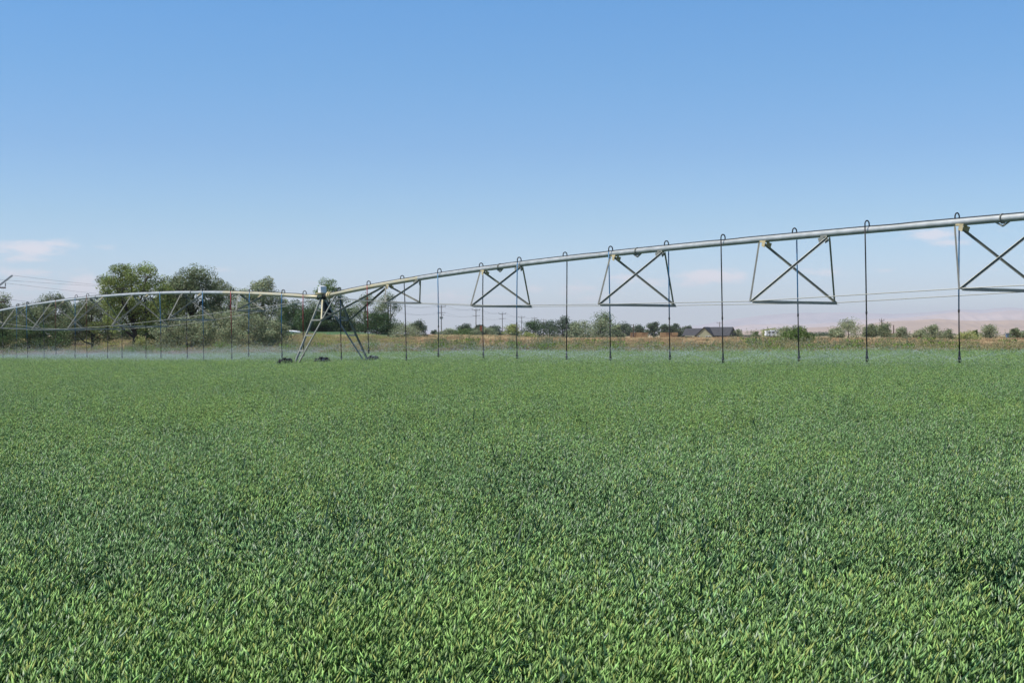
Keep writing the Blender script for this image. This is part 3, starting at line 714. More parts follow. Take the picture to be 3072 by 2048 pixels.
make_stuff('water_spray', sp, np.array([tuple(p) for p in pts]), np.array(ids), np.array(rot), np.array(scl), [water_m],
           'fine white water spray fanning out from the nozzles just above the oats', 'water spray')

# ------------------------------------------------------------------ trees
leafm = {}
def leaf_material(key, colr, tr=.2):
    if key not in leafm: leafm[key] = mat(key + '_leaves', tuple(.86 * k_ for k_ in colr), .7, attr='col', trans=tr, spec=.15)
    return leafm[key]
bark_m = mat('tree_bark', (.075, .06, .048), .9, noise=.4, nscale=2)
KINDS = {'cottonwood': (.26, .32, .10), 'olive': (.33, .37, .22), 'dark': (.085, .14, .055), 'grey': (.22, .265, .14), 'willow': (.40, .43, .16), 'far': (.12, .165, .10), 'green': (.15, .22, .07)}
def tree(name, label, px, top, base, w, D, kind, group=None, nc=60, per=90, leaf=.14, lean=0., lobes=6, crown0=.22, seed=1, cat='tree', sparse=0., tr=True, cr=None, flat=1.0, bottom=None):
    rs = np.random.RandomState(seed * 7 + 3); s_ = D / F
    X0 = (px - 1536) * s_; g = gz(X0, D); ztop = CZ + (HZ - top) * s_; H = ztop - g; W = w * s_
    o0 = Vector((X0, D, g))
    # lobes inside the crown envelope
    zc0 = H * crown0; LC = []
    for i in range(lobes):
        t = (i + .5) / lobes; zz = zc0 + (H - zc0) * (t ** .85) * .90; env = math.sin(math.pi * min(.97, .18 + .72 * t)) ** .6
        a = i * 2.4 + rs.rand(); rr_ = W * .5 * env * (.50 + .35 * rs.rand()) if i < lobes - 1 else W * .08
        LC.append((math.cos(a) * rr_ + lean * t * W, math.sin(a) * rr_ * .8, zz, W * (.27 + .11 * rs.rand()) * (1.05 - .35 * t), min(H * .19, W * .3) * (1.0 - .25 * t)))
    LC = np.array(LC)
    # cluster centres on and in lobes
    li = rs.randint(0, lobes, nc); v = rs.randn(nc, 3); v /= np.linalg.norm(v, axis=1)[:, None]; rad_ = rs.rand(nc) ** .4
    CC = LC[li, :3] + v * rad_[:, None] * np.stack([LC[li, 3], LC[li, 3], LC[li, 4]], -1)
    CC[:, 2] = np.clip(CC[:, 2], H * .06, H * .985)
    top_i = np.argmax(CC[:, 2]); CC[top_i, 2] = H * .97
    csz = (cr if cr else W * .075) * 1.3 * (.7 + .6 * rs.rand(nc))
    L = nc * per; ci = np.repeat(np.arange(nc), per)
    g3 = rs.randn(L, 3); g3 = g3 / np.maximum(1, np.linalg.norm(g3, axis=1) / 1.6)[:, None]
    C = CC[ci] + g3 * csz[ci][:, None] * np.array([1, 1, .72 * flat]); C[:, 2] = np.maximum(C[:, 2], .05)
    n1 = rs.randn(L, 3) + np.array([0, 0, .6]); n1 /= np.linalg.norm(n1, axis=1)[:, None]; q1 = np.cross(n1, rs.randn(L, 3)); q1 /= np.linalg.norm(q1, axis=1)[:, None]; q2 = np.cross(n1, q1)
    sz = leaf * (.6 + .8 * rs.rand(L)); a_ = q1 * sz[:, None] * .5; b_ = q2 * sz[:, None] * .27
    V = np.stack([C - a_, C + b_ , C + a_, C - b_], 1).reshape(-1, 3); q = np.arange(L * 4).reshape(-1, 4)
    colr = np.clip(1 + .28 * rs.randn(L, 1), .45, 1.9) * (1 + .18 * rs.randn(nc, 1))[ci]
    tc_ = np.ones((L, 3)) * colr; tc_[:, 0] *= 1 + .10 * rs.randn(L)
    # trunk and limbs
    b = MB(); r0 = max(.035 * H, .05) * (.8 if kind == 'olive' else 1)
    tp = [Vector((0, 0, -.2)), Vector((lean * W * .1 + .02 * H, 0, H * .18)), Vector((lean * W * .35 - .01 * H, .02 * H, H * .42)), Vector((lean * W * .7, 0, H * .72)), Vector((lean * W, 0, H * .9))]
    b.tube(tp, [r0, r0 * .8, r0 * .6, r0 * .3, r0 * .1], 7)
    for i in range(lobes):
        z0 = LC[i, 2] * (.35 + .2 * rs.rand()); t = z0 / (H * .9); st = Vector((lean * W * t, 0, z0)); e = Vector(LC[i, :3]); mid = st.lerp(e, .5) + Vector((0, 0, -.05 * H * rs.rand()))
        b.tube([st, mid, e], [r0 * .45, r0 * .3, r0 * .1], 5)
    if tr:
        for i in range(min(nc, 70)):
            l = LC[li[i]]; e = Vector(CC[i]); st = Vector(l[:3]).lerp(e, .05); b.tube([st, st.lerp(e, .6) + Vector((0, 0, -.02 * H)), e], [r0 * .14, r0 * .09, r0 * .03], 4)
    root_ = empty(name, o0); tag(root_, label, cat, group)
    me = np_mesh('crown', V, [q], [leaf_material(kind, KINDS[kind])], colors=tc_)
    c_ = bpy.data.objects.new('crown', me); COL.objects.link(c_); c_.parent = root_
    t_o = b.build('trunk', bark_m); t_o.parent = root_
    return root_

GV = 'trees and bushes of the grove behind the left span'
# left grove (about 150 m away)
tree('cottonwood_tree', 'tall spreading cottonwood with sunlit yellow green top, tallest of the left grove', 402, 797, 1042, 250, 152, 'cottonwood', GV, nc=175, per=240, leaf=.15, lobes=12, crown0=.30, seed=4, cr=.36, lean=-.03)
tree('cottonwood_tree', 'grey green cottonwood touching the right side of the tallest tree', 578, 800, 1042, 200, 158, 'grey', GV, nc=175, per=240, leaf=.15, lobes=11, crown0=.12, seed=9, cr=.38)
tree('olive_tree', 'silvery olive tree with pointed top, right end of the grove before the tower', 788, 832, 1035, 140, 146, 'olive', GV, nc=130, per=170, leaf=.14, lobes=9, crown0=.12, seed=12, cr=.30)
tree('bare_tree', 'thin half bare tree top showing between the grey cottonwood and the silvery olive tree', 690, 862, 1035, 90, 165, 'grey', GV, nc=40, per=40, leaf=.12, lobes=7, crown0=.3, seed=14, cr=.3)
tree('olive_bush', 'low wide silvery bush under the grey green cottonwood', 560, 955, 1045, 150, 140, 'olive', GV, nc=80, per=150, leaf=.13, lobes=7, crown0=.15, seed=16, cat='bush', cr=.30)
tree('olive_bush', 'silvery bush between the grey cottonwood and the pointed olive tree', 665, 935, 1045, 140, 139, 'olive', GV, nc=80, per=150, leaf=.13, lobes=7, crown0=.15, seed=17, cat='bush', cr=.30)
tree('olive_bush', 'silvery bush at the foot of the pointed olive tree', 765, 950, 1045, 130, 136, 'olive', GV, nc=70, per=150, leaf=.13, lobes=6, crown0=.15, seed=18, cat='bush', cr=.28)
tree('olive_bush', 'small dull bush ending the grove on its right, left of the tower', 835, 965, 1045, 60, 138, 'olive', GV, nc=40, per=110, leaf=.13, lobes=5, crown0=.12, seed=19, cat='bush', cr=.28)
tree('small_tree', 'dull green tree just left of the tallest cottonwood', 275, 900, 1042, 150, 160, 'grey', GV, nc=130, per=150, leaf=.15, lobes=8, crown0=.2, seed=21, cr=.32)
tree('small_tree', 'dark green tree under the arch of the pipe, third tree from the left edge', 165, 888, 1040, 140, 175, 'grey', GV, nc=130, per=150, leaf=.16, lobes=8, crown0=.15, seed=22, cr=.36)
tree('small_tree', 'olive green tree second from the left edge of the photo', 85, 912, 1040, 130, 168, 'grey', GV, nc=120, per=140, leaf=.16, lobes=7, crown0=.15, seed=23, cr=.36)
tree('small_tree', 'tree cut by the left edge of the photo under the power line', 5, 885, 1040, 110, 180, 'grey', GV, nc=80, per=140, leaf=.16, lobes=8, crown0=.15, seed=24, cr=.36)
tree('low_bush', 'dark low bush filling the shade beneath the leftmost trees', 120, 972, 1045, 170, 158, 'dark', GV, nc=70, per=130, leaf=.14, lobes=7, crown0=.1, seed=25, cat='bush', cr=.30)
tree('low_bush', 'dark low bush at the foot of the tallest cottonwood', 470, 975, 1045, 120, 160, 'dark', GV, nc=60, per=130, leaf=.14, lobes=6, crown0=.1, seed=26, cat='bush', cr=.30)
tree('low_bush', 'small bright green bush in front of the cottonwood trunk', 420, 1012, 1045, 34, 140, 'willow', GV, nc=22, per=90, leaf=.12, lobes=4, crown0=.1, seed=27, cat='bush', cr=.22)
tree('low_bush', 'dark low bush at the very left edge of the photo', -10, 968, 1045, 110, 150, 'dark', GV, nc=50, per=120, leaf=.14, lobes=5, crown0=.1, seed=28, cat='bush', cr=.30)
for i, (px, tp, w, D, key, lab) in enumerate([(45, 925, 130, 200, 'grey', 'shaded bush far left behind the leftmost trees'), (225, 918, 130, 205, 'grey', 'shaded bush in the gap left of the tallest cottonwood'), (325, 890, 140, 200, 'grey', 'olive grey bush behind the left side of the tallest cottonwood'),
        (440, 930, 140, 205, 'dark', 'dark bush behind the trunk of the tallest cottonwood'), (530, 850, 140, 200, 'grey', 'tree filling the gap between the tallest cottonwood and the grey one'), (660, 845, 140, 205, 'grey', 'tree filling the gap right of the grey green cottonwood'), (728, 905, 120, 200, 'grey', 'tree behind the left side of the pointed olive tree')]):
    tree('back_bush', lab, px, tp, 1035, w, D, key, GV, nc=70, per=120, leaf=.18, lobes=7, crown0=.08, seed=140 + i, cat='bush', cr=.42)
# behind the tower
GT = 'trees behind the tower'
tree('cottonwood_tree', 'tall narrow tree rising behind the white control box of the tower', 975, 842, 1000, 105, 345, 'green', GT, nc=80, per=130, leaf=.3, lobes=9, crown0=.15, seed=31, cr=.65)
tree('dark_tree', 'round dark green tree left of the tower legs', 885, 905, 1000, 105, 350, 'dark', GT, nc=80, per=130, leaf=.3, lobes=7, crown0=.08, seed=32, cr=.7)
tree('dark_tree', 'dark green tree seen through the left tower legs', 940, 925, 1000, 100, 340, 'dark', GT, nc=80, per=130, leaf=.3, lobes=7, crown0=.08, seed=33, cr=.7)
tree('dark_tree', 'dark green tree seen between the tower legs', 1030, 925, 1003, 110, 352, 'dark', GT, nc=70, per=130, leaf=.3, lobes=7, crown0=.06, seed=34, cr=.7)
tree('dark_tree', 'dark green tree left of the round dark tree, behind the silvery grove end', 842, 915, 1000, 70, 360, 'dark', GT, nc=50, per=120, leaf=.3, lobes=6, crown0=.08, seed=35, cr=.7)
tree('thin_tree', 'thin crowned grey tree just right of the tower, behind the red hose', 1095, 882, 1003, 95, 330, 'grey', GT, nc=70, per=60, leaf=.25, lobes=9, crown0=.1, seed=36, cr=.6)
tree('thin_tree', 'thin crowned tree with drooping right side behind the side brace', 1165, 880, 1005, 70, 325, 'grey', GT, nc=60, per=80, leaf=.25, lobes=8, crown0=.12, seed=37, cr=.55)
tree('dark_tree', 'low dark tree at the foot of the thin crowned trees', 1130, 938, 1005, 110, 322, 'dark', GT, nc=70, per=110, leaf=.25, lobes=7, crown0=.08, seed=38, cr=.55)
for i, (px, w, lab) in enumerate([(850, 120, 'dark hedge stretch left of the tower behind the white tank'), (950, 120, 'dark hedge stretch below the trees left of the tower legs'), (1050, 120, 'dark hedge stretch between the far tower legs'), (1140, 110, 'dark hedge stretch below the thin crowned trees')]):
    tree('hedge', lab, px, 968, 1006, w, 372, 'dark', GT, nc=60, per=90, leaf=.32, lobes=8, crown0=.05, seed=150 + i, cat='hedge', cr=.6)
GM = 'trees and bushes on the far side of the meadow'
FT = [ # kind, px, top, base, w, D, key, label
 ('olive_bush', 1222, 972, 1012, 88, 290, 'olive', 'silvery bush right of the thin crowned trees', 'bush'),
 ('round_tree', 1254, 965, 1010, 52, 330, 'far', 'round dark tree behind the silvery bush, left of the nearest centre utility pole', 'tree'),
 ('small_tree', 1302, 991, 1008, 18, 560, 'far', 'tiny dark tree alone beside the foot of the nearest centre utility pole', 'tree'),
 ('low_bush', 1345, 992, 1008, 60, 520, 'olive', 'low pale bush right of the nearest centre utility pole', 'bush'),
 ('round_tree', 1398, 975, 1008, 46, 640, 'far', 'dark domed tree left of the second centre utility pole', 'tree'),
 ('round_tree', 1436, 977, 1008, 44, 650, 'far', 'dark domed tree behind the rust red panel', 'tree'),
 ('low_bush', 1395, 992, 1010, 60, 500, 'green', 'low green bush before the dark domed tree', 'bush'),
 ('low_bush', 1455, 988, 1010, 60, 480, 'olive', 'low silvery bush below the rust red panel', 'bush'),
 ('round_tree', 1485, 980, 1008, 48, 620, 'far', 'dark domed tree left of the third centre utility pole', 'tree'),
 ('willow_tree', 1538, 976, 1010, 48, 470, 'willow', 'pale yellow green willow left of the dark grove', 'tree'),
 ('low_bush', 1585, 999, 1011, 44, 440, 'willow', 'low yellow green bush at the left foot of the dark grove', 'bush'),
 ('dark_tree', 1600, 961, 1011, 66, 480, 'dark', 'leftmost tree of the dark grove', 'tree'),
 ('dark_tree', 1648, 964, 1011, 60, 500, 'far', 'middle tree of the dark grove', 'tree'),
 ('dark_tree', 1688, 951, 1011, 56, 490, 'far', 'tallest tree of the dark grove, left of the lone black hose', 'tree'),
 ('dark_tree', 1722, 968, 1011, 44, 505, 'far', 'rightmost tree of the dark grove', 'tree'),
 ('olive_bush', 1748, 966, 1012, 76, 400, 'olive', 'broad silvery bush right of the dark grove', 'bush'),
 ('olive_bush', 1802, 962, 1012, 66, 395, 'olive', 'silvery bush in front of the green cottonwood', 'bush'),
 ('cottonwood_tree', 1812, 938, 1012, 84, 430, 'green', 'green cottonwood rising above silvery bushes beside the blue hose', 'tree'),
 ('olive_bush', 1850, 974, 1012, 34, 420, 'olive', 'small silvery bush right of the green cottonwood', 'bush'),
 ('far_tree', 1872, 972, 1010, 60, 760, 'far', 'first distant tree right of the green cottonwood, above the left bales', 'tree'),
 ('far_tree', 1915, 977, 1010, 54, 780, 'far', 'second distant tree, behind the left stack of bales', 'tree'),
 ('far_tree', 1960, 968, 1012, 42, 640, 'far', 'domed distant tree between the two stacks of bales', 'tree'),
 ('far_tree', 1995, 974, 1012, 36, 700, 'far', 'distant tree above the right stack of bales', 'tree'),
 ('far_tree', 2026, 972, 1012, 36, 690, 'far', 'distant tree left of the roof, with sky showing through', 'tree'),
 ('far_tree', 2062, 978, 1012, 34, 720, 'far', 'treetop just behind the left roof end of the house', 'tree'),
 ('thin_tree', 2212, 988, 1012, 28, 600, 'grey', 'thin tree at the right end of the house', 'tree'),
 ('small_tree', 2268, 996, 1013, 18, 500, 'green', 'small upright green bush between the shed and the trailer', 'bush'),
 ('willow_tree', 2312, 989, 1013, 44, 560, 'willow', 'pale yellow green tree behind the white trailer', 'tree'),
 ('olive_bush', 2355, 982, 1012, 44, 330, 'olive', 'silvery bush behind the round green bush', 'bush'),
 ('far_tree', 2428, 999, 1011, 28, 900, 'far', 'small bluish distant tree right of the round green bush', 'tree'),
 ('far_tree', 2470, 1003, 1012, 60, 850, 'far', 'low distant hedge left of the big silvery tree', 'bush'),
 ('olive_tree', 2545, 960, 1013, 84, 340, 'olive', 'big silvery tree left of the last black hose', 'tree'),
 ('olive_bush', 2512, 984, 1013, 40, 350, 'grey', 'lower bush at the left foot of the big silvery tree', 'bush'),
 ('grey_tree', 2612, 974, 1013, 50, 380, 'grey', 'grey green tree just right of the last black hose', 'tree'),
 ('grey_tree', 2652, 972, 1013, 52, 390, 'grey', 'thin grey green tree above the yellow machine', 'tree'),
 ('olive_bush', 2705, 985, 1013, 46, 330, 'olive', 'round silvery bush right of the yellow machine', 'bush'),
 ('olive_bush', 2758, 992, 1013, 44, 340, 'olive', 'low silvery bush left of the upright silvery tree', 'bush'),
 ('olive_tree', 2802, 975, 1014, 48, 335, 'olive', 'upright silvery tree left of the rightmost blue hose', 'tree'),
 ('thin_tree', 2845, 988, 1016, 36, 250, 'grey', 'sparse twiggy bush touching the rightmost blue hose', 'bush'),
 ('low_bush', 2905, 998, 1018, 60, 220, 'willow', 'low yellow green bush right of the rightmost blue hose', 'bush'),
 ('low_bush', 2926, 990, 1014, 22, 300, 'green', 'small round green bush left of the silver blue tree', 'bush'),
 ('olive_tree', 2968, 976, 1014, 56, 310, 'olive', 'silver blue tree second from the right edge', 'tree'),
 ('olive_bush', 3045, 985, 1015, 32, 320, 'grey', 'pointed bush nearest the right edge of the photo', 'bush'),
 ('low_bush', 3070, 995, 1016, 40, 330, 'olive', 'low bush cut by the right edge of the photo', 'bush'),
]
for i, (nm, px, top, base, w, D, key, lab, cat) in enumerate(FT):
    area = w * (base - top) / 9.0; lf = max(.10, D / F * 3.3); nc = int(np.clip(area / 1.8, 24, 70))
    tree(nm, lab, px, top, base, w, D, key, GM, nc=nc, per=55 if nm != 'thin_tree' else 26, leaf=lf, lobes=6, crown0=.10, seed=50 + i, cat=cat, cr=w * D / F * .10, tr=False)
# round green bush standing at the verge
tree('round_bush', 'round green bush standing alone at the edge of the oats below the fourth truss', 2388, 984, 1042, 98, 92, 'green', None, nc=110, per=150, leaf=.075, lobes=9, crown0=.08, seed=120, cat='bush', cr=.17)
tree('dry_bush', 'dry pinkish grey bush in the weeds below the house', 2100, 1030, 1056, 42, 76, 'grey', None, nc=24, per=60, leaf=.05, lobes=5, crown0=.1, seed=121, cat='bush', cr=.09)

# ------------------------------------------------------------------ utility poles and wires
pole_m = mat('weathered_pole_wood', (.115, .075, .06), .85, noise=.4, nscale=1.5); ins_m = mat('insulator_glaze', (.16, .15, .16), .3); grey_m = mat('transformer_grey', (.30, .32, .33), .5)
GP = 'utility poles of the power line'
tops = []
def pole(px, top, base, D, label, arms=True, wide=2.5, two=True, transf=False, rz=.0, grp=GP, zb=None):
    s_ = D / F; X0 = (px - 1536) * s_; g = gz(X0, D); z = CZ + (HZ - top) * s_; H = z - g
    r = empty('utility_pole', (X0, D, g)); tag(r, label, 'utility pole', grp)
    b = MB(); b.tube([(X0, D, g - .5), (X0, D, z - .35)], [.20, .13], 10); b.build('pole', pole_m, r)
    hw = wide / 2; c_, s2 = math.cos(rz), math.sin(rz)
    def pt(x, zz): return Vector((X0 + x * c_, D - .12 + x * s2, zz))
    att = []
    if arms:
        b = MB(); b.beam(pt(-hw, z - .75), pt(hw, z - .75), .14, .16)
        b.beam(pt(-hw * .45, z - .80), Vector((X0, D - .13, z - 1.7)), .05, .05); b.beam(pt(hw * .45, z - .80), Vector((X0, D - .13, z - 1.7)), .05, .05); b.build('crossarm', pole_m, r)
        for x in (-hw + .12, hw - .12, 0):
            b = MB(); zz = z - .67 if x else z - .35; q = pt(x, zz) if x else Vector((X0, D, zz))
            b.tube([q, q + Vector((0, 0, .18)), q + Vector((0, 0, .20)), q + Vector((0, 0, .5))], [.03, .03, .11, .09], 8); b.build('insulator', ins_m, r); att.append(q + Vector((0, 0, .52)))
        if two:
            b = MB(); b.beam(pt(-hw * .95, z - 3.1), pt(hw * .95, z - 3.1), .13, .14); b.build('crossarm', pole_m, r)
            att += [pt(-hw * .9, z - 2.95), pt(hw * .9, z - 2.95)]
    if transf:
        b = MB(); b.beam(pt(.1, z - 3.95), pt(1.1, z - 3.95), .1, .1); b.build('crossarm', pole_m, r)
        for x in (-.42, .42):
            b = MB(); q = pt(x, z - 5.5); b.tube([q, q + Vector((0, 0, .8)), q + Vector((0, 0, .9))], [.27, .27, .16], 12); b.build('transformer', grey_m, r)
    return att
A_ = []
A_.append(pole(971, 880, 1008, 400, 'dark utility pole behind the tower and its trees', True, 2.6))
A_.append(pole(1172, 905, 1008, 470, 'utility pole behind the truss, among the thin crowned trees', False))
A_[-1] = [P(1172 + dx, 908, 470) for dx in (-10, 10, 0)] + [P(1172 + dx, 930, 470) for dx in (-9, 9)]
A_.append(pole(1324, 914, 1008, 556, 'tallest centre utility pole with twin transformers behind the blue hose', True, 3.5, True, True))
A_.append(pole(1428, 925, 1008, 610, 'second centre utility pole, beside the rust red panel', True, 3.5))
A_.append(pole(1507, 937, 1008, 715, 'third centre utility pole, left of the pale willow', True, 3.7))
A_.append(pole(1565, 948, 1008, 840, 'fourth centre utility pole, right of the pale willow', True, 3.6))
A_.append(pole(1603, 951, 1008, 960, 'fifth centre utility pole, in front of the dark grove', True, 4.0))
A_.append(pole(1631, 956, 1008, 1090, 'faint sixth utility pole above the dark grove', True, 4.0))
pole(1900, 969, 1012, 480, 'thin pole without arms above the left bale stack', False, grp=None)
pole(2159, 965, 1010, 760, 'small pole with two arms behind the house roof', True, 3.2, True, grp=None)
pole(2645, 955, 1012, 500, 'small pole with one arm among grey trees right of the last black hose', True, 1.8, False, grp=None)
pole(2681, 971, 1012, 420, 'thin pole without arms right of the yellow machine', False, grp=None)
# big pole cut by the left edge
D0 = 125.; s0 = D0 / F
r = empty('utility_pole', (P(-38, 0, D0).x, D0, gz(P(-38, 0, D0).x, D0))); tag(r, 'close utility pole at the left edge showing only its arm ends and brace', 'utility pole', GP)
b = MB(); q = P(-38, 780, D0); b.tube([(q.x, D0, gz(q.x, D0) - .5), (q.x, D0, q.z)], [.18, .13], 12); b.build('pole', pole_m, r)
b = MB(); b.beam(P(-70, 908, D0 - .2), P(37, 826, D0 - .2), .13, .13); b.build('diagonal_arm', grey_m, r)
for y_ in (862, 905):
    b = MB(); b.beam(P(-95, y_ - 3, D0 - .22), P(17, y_ + 1, D0 - .22), .10, .12); b.build('crossarm', pole_m, r)
    b = MB(); q = P(16, y_ - 2, D0 - .22); b.tube([q, q + Vector((0, 0, .10)), q + Vector((0, 0, .34))], [.02, .05, .04], 8); b.build('insulator', ins_m, r)
wire_m = mat('wire_strand', (.12, .12, .13), .6)
GW = 'power line wires'
def wire(pts_, label, rad_=.012, sag=.6):
    b = MB(); full = []
    for a, e in zip(pts_[:-1], pts_[1:]):
        for i in range(12):
            t = i / 12.; q = a.lerp(e, t); q.z -= 4 * sag * t * (1 - t); full.append(q)
    full.append(pts_[-1]); b.tube(full, rad_, 5, cap=False); o = b.build('power_wire', wire_m); tag(o, label, 'power wire', GW)
L0 = [P(-60, 834, D0), P(37, 826, D0), P(16, 849, D0 - .22), P(16, 896, D0 - .22)]
names = ['power wire leaving the top left edge, highest faint wire', 'upper power wire sloping from the diagonal arm towards the cottonwood', 'middle power wire sloping from the upper crossarm to the cottonwood', 'lowest power wire starting at the lower crossarm on the left edge']
ends = [A_[0][2], A_[0][0], A_[0][1], A_[0][3]]
for i, (a, e, nm) in enumerate(zip(L0, ends, names)):
    tgt = [P(640, 862, 300), P(640, 872, 300), P(700, 905, 300), P(500, 935, 300)][i]
    wire([a, tgt, e], nm, .010, .5)
cn = ['power wire on the left insulators of the centre poles', 'power wire on the right insulators of the centre poles', 'power wire on the pole tops of the centre poles', 'power wire on the left end of the lower crossarms', 'power wire on the right end of the lower crossarms']
for j in range(5): wire([a[j] for a in A_], cn[j], .018, 1.3)

# ------------------------------------------------------------------ farmhouse
HD = 600.; hs = HD / F
hx = (2120 - 1536) * hs; hg = gz(hx, HD)
house = empty('farmhouse', (hx, HD, hg)); tag(house, 'low farmhouse with dark grey gabled roof and pale green front gable', 'house')
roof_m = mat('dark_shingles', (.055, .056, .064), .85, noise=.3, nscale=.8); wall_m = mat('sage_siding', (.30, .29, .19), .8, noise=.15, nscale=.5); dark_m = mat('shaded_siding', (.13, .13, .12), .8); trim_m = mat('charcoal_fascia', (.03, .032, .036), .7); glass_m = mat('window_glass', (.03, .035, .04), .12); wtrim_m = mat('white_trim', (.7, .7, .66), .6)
house.rotation_euler = (0, 0, math.radians(-27)); ez = 1.35 + .72 - hg + .55   # eave height above ground
EZ = CZ + (HZ - 1006) * hs - hg; RZ = CZ + (HZ - 980.5) * hs - hg
def hb(name, mb, m_, par=house):
    me = bpy.data.meshes.new(name); me.from_pydata([tuple(v) for v in mb.v], [], mb.f); me.materials.append(m_); o = bpy.data.objects.new(name, me); COL.objects.link(o); o.parent = par; return o
b = MB(); b.box((-.3, 4.5, EZ / 2 - .1), (19.0, 8.2, EZ + .2)); hb('wall', b, wall_m)
b = MB()       # main gable roof, ridge along x
def gable_roof(mb, x0, x1, y0, y1, ze, zr, th=.22):
    ym = (y0 + y1) / 2
    for (ya, sg) in ((y0, -1), (y1, 1)):
        vs = [(x0, ya, ze), (x1, ya, ze), (x1, ym, zr), (x0, ym, zr)]; vs2 = [(x, y, z - th) for x, y, z in vs]
        f = [(0, 1, 2, 3), (7, 6, 5, 4), (0, 4, 5, 1), (1, 5, 6, 2), (3, 7, 4, 0), (2, 6, 7, 3)]
        mb.add(vs + vs2, f if sg < 0 else [q[::-1] for q in f])
gable_roof(b, -1.0, 10.0, -.4, 10.6, EZ, RZ); hb('roof', b, roof_m)
b = MB(); gable_roof(b, -11.2, -1.0, .6, 8.6, EZ + .02, RZ - .55); hb('roof', b, roof_m)
b = MB(); b.add([(x_, y_, z_) for x_ in (9.55, 9.3) for (y_, z_) in ((-.1, EZ - .1), (10.3, EZ - .1), (5.1, RZ - .3))], [(0, 1, 2), (5, 4, 3), (0, 3, 4, 1), (1, 4, 5, 2), (2, 5, 3, 0)]); hb('gable_wall', b, dark_m)  # end gable turned from the sun: its shade put into a darker siding colour
# front gable wing
b = MB(); gx0, gx1, gym = -4.4, 3.4, -1.6
b.box(((gx0 + gx1) / 2, gym + 2.5, EZ / 2 - .1), (gx1 - gx0 - .6, 5, EZ + .2)); xm = (gx0 + gx1) / 2
b.add([(gx0 + .3, gym, EZ - .05), (gx1 - .3, gym, EZ - .05), (xm, gym, RZ - .45), (gx0 + .3, gym + .3, EZ - .05), (gx1 - .3, gym + .3, EZ - .05), (xm, gym + .3, RZ - .45)], [(0, 1, 2), (5, 4, 3), (0, 2, 5, 3), (1, 4, 5, 2)]); hb('front_wall', b, wall_m)
b = MB()
for (xa, sg) in ((gx0 - .35, -1), (gx1 + .35, 1)):
    vs = [(xa, gym - .4, EZ - .25), (xa, 4.2, EZ - .25), (xm, 4.2, RZ + .03), (xm, gym - .4, RZ + .03)]; vs2 = [(x, y, z - .3) for x, y, z in vs]; f = [(0, 1, 2, 3), (7, 6, 5, 4), (0, 4, 5, 1), (1, 5, 6, 2), (3, 7, 4, 0), (2, 6, 7, 3)]
    b.add(vs + vs2, f if sg > 0 else [q[::-1] for q in f])
rf = hb('roof', b, trim_m)
for (x, w_) in ((.7, .9), (1.9, .9), (-2.9, .7)):
    b = MB(); b.box((x, gym - .03, 1.6), (w_ + .24, .06, 1.25)); w_o = hb('window', b, wtrim_m); b = MB(); b.box((x, gym - .075, 1.6), (w_, .04, 1.0)); hb('pane', b, glass_m, w_o)
b = MB(); b.box((6.4, .34, 1.15), (5.0, .05, 1.9)); hb('porch_shade_sheet', b, glass_m)  # dark sheet standing in for the shade in the porch recess
for x in (4.2, 9.0): b = MB(); b.box((x, -.1, EZ / 2 - .1), (.3, .3, EZ - .2)); hb('porch_post', b, wall_m)
b = MB(); b.box((-8.2, .36, 1.35), (3.0, .05, 1.4)); hb('window', b, glass_m)

# shed, trailer, machine, panel, tank, markers
white_m = mat('white_paint', (.74, .75, .76), .5, noise=.1, nscale=1)
def simple_root(nm, px, D, lab, cat, grp=None, rz=0):
    X0 = (px - 1536) * D / F; g = gz(X0, D); r = empty(nm, (X0, D, g)); r.rotation_euler = (0, 0, rz); tag(r, lab, cat, grp); return r
r = simple_root('shed', 2230, 620, 'long low shed with pale wall and dark roof right of the house', 'shed', rz=-.1)
b = MB(); b.box((0, 0, .9), (5.0, 3, 1.9)); hb('wall', b, white_m, r); b = MB(); gable_roof(b, -2.8, 3.4, -1.9, 1.9, 1.75, 2.5, .15); hb('roof', b, roof_m, r)
r = simple_root('travel_trailer', 2325, 520, 'white travel trailer with dark windows parked left of the round green bush', 'trailer', rz=.08)
b = MB(); b.box((0, 0, 1.55), (7.2, 2.4, 1.9)); b.box((.6, 0, 2.62), (4.6, 2.2, .24)); b.box((2.6, 0, 2.8), (1.0, .9, .25)); hb('body', b, white_m, r)
for x in (-2.4, -1.0, .6, 2.2): b = MB(); b.box((x, -1.22, 1.85), (.8, .05, .55)); hb('window', b, glass_m, r)
for x in (-.5, .5): b = MB(); b.tube([(x, -1.1, .35), (x, -.85, .35)], .35, 14); hb('wheel', b, tyre_m, r)
r = simple_root('yellow_machine', 2668, 420, 'yellow flat topped farm machine beside a thin pole among grey trees', 'farm machine')
ym = mat('yellow_paint', (.62, .38, .05), .5, noise=.2, nscale=2)
b = MB(); b.box((0, 0, 1.15), (2.2, 1.4, .5)); b.box((-.6, 0, 1.65), (.9, 1.2, .6)); hb('body', b, ym, r); b = MB(); b.box((-.5, 0, 2.05), (1.5, 1.5, .14)); hb('canopy', b, ym, r)
for x in (-.8, .8): b = MB(); b.tube([(x, -.85, .45), (x, -.6, .45)], .45, 14); hb('wheel', b, tyre_m, r)
r = simple_root('rust_panel', 1443, 470, 'upright rust red panel standing among far bushes beside the second pole', 'panel')
rust = mat('rust_paint', (.42, .10, .045), .7, noise=.4, nscale=2); g0 = gz(r.location.x, 470)
zt = CZ + (HZ - 977) * 470 / F - g0; zb_ = CZ + (HZ - 993) * 470 / F - g0
b = MB(); b.box((0, 0, (zt + zb_) / 2), (.75, .12, zt - zb_)); hb('board', b, rust, r)
for x in (-.3, .3): b = MB(); b.beam((x, .1, -.2), (x, .1, zt - .1), .08, .08); hb('post', b, pole_m, r)
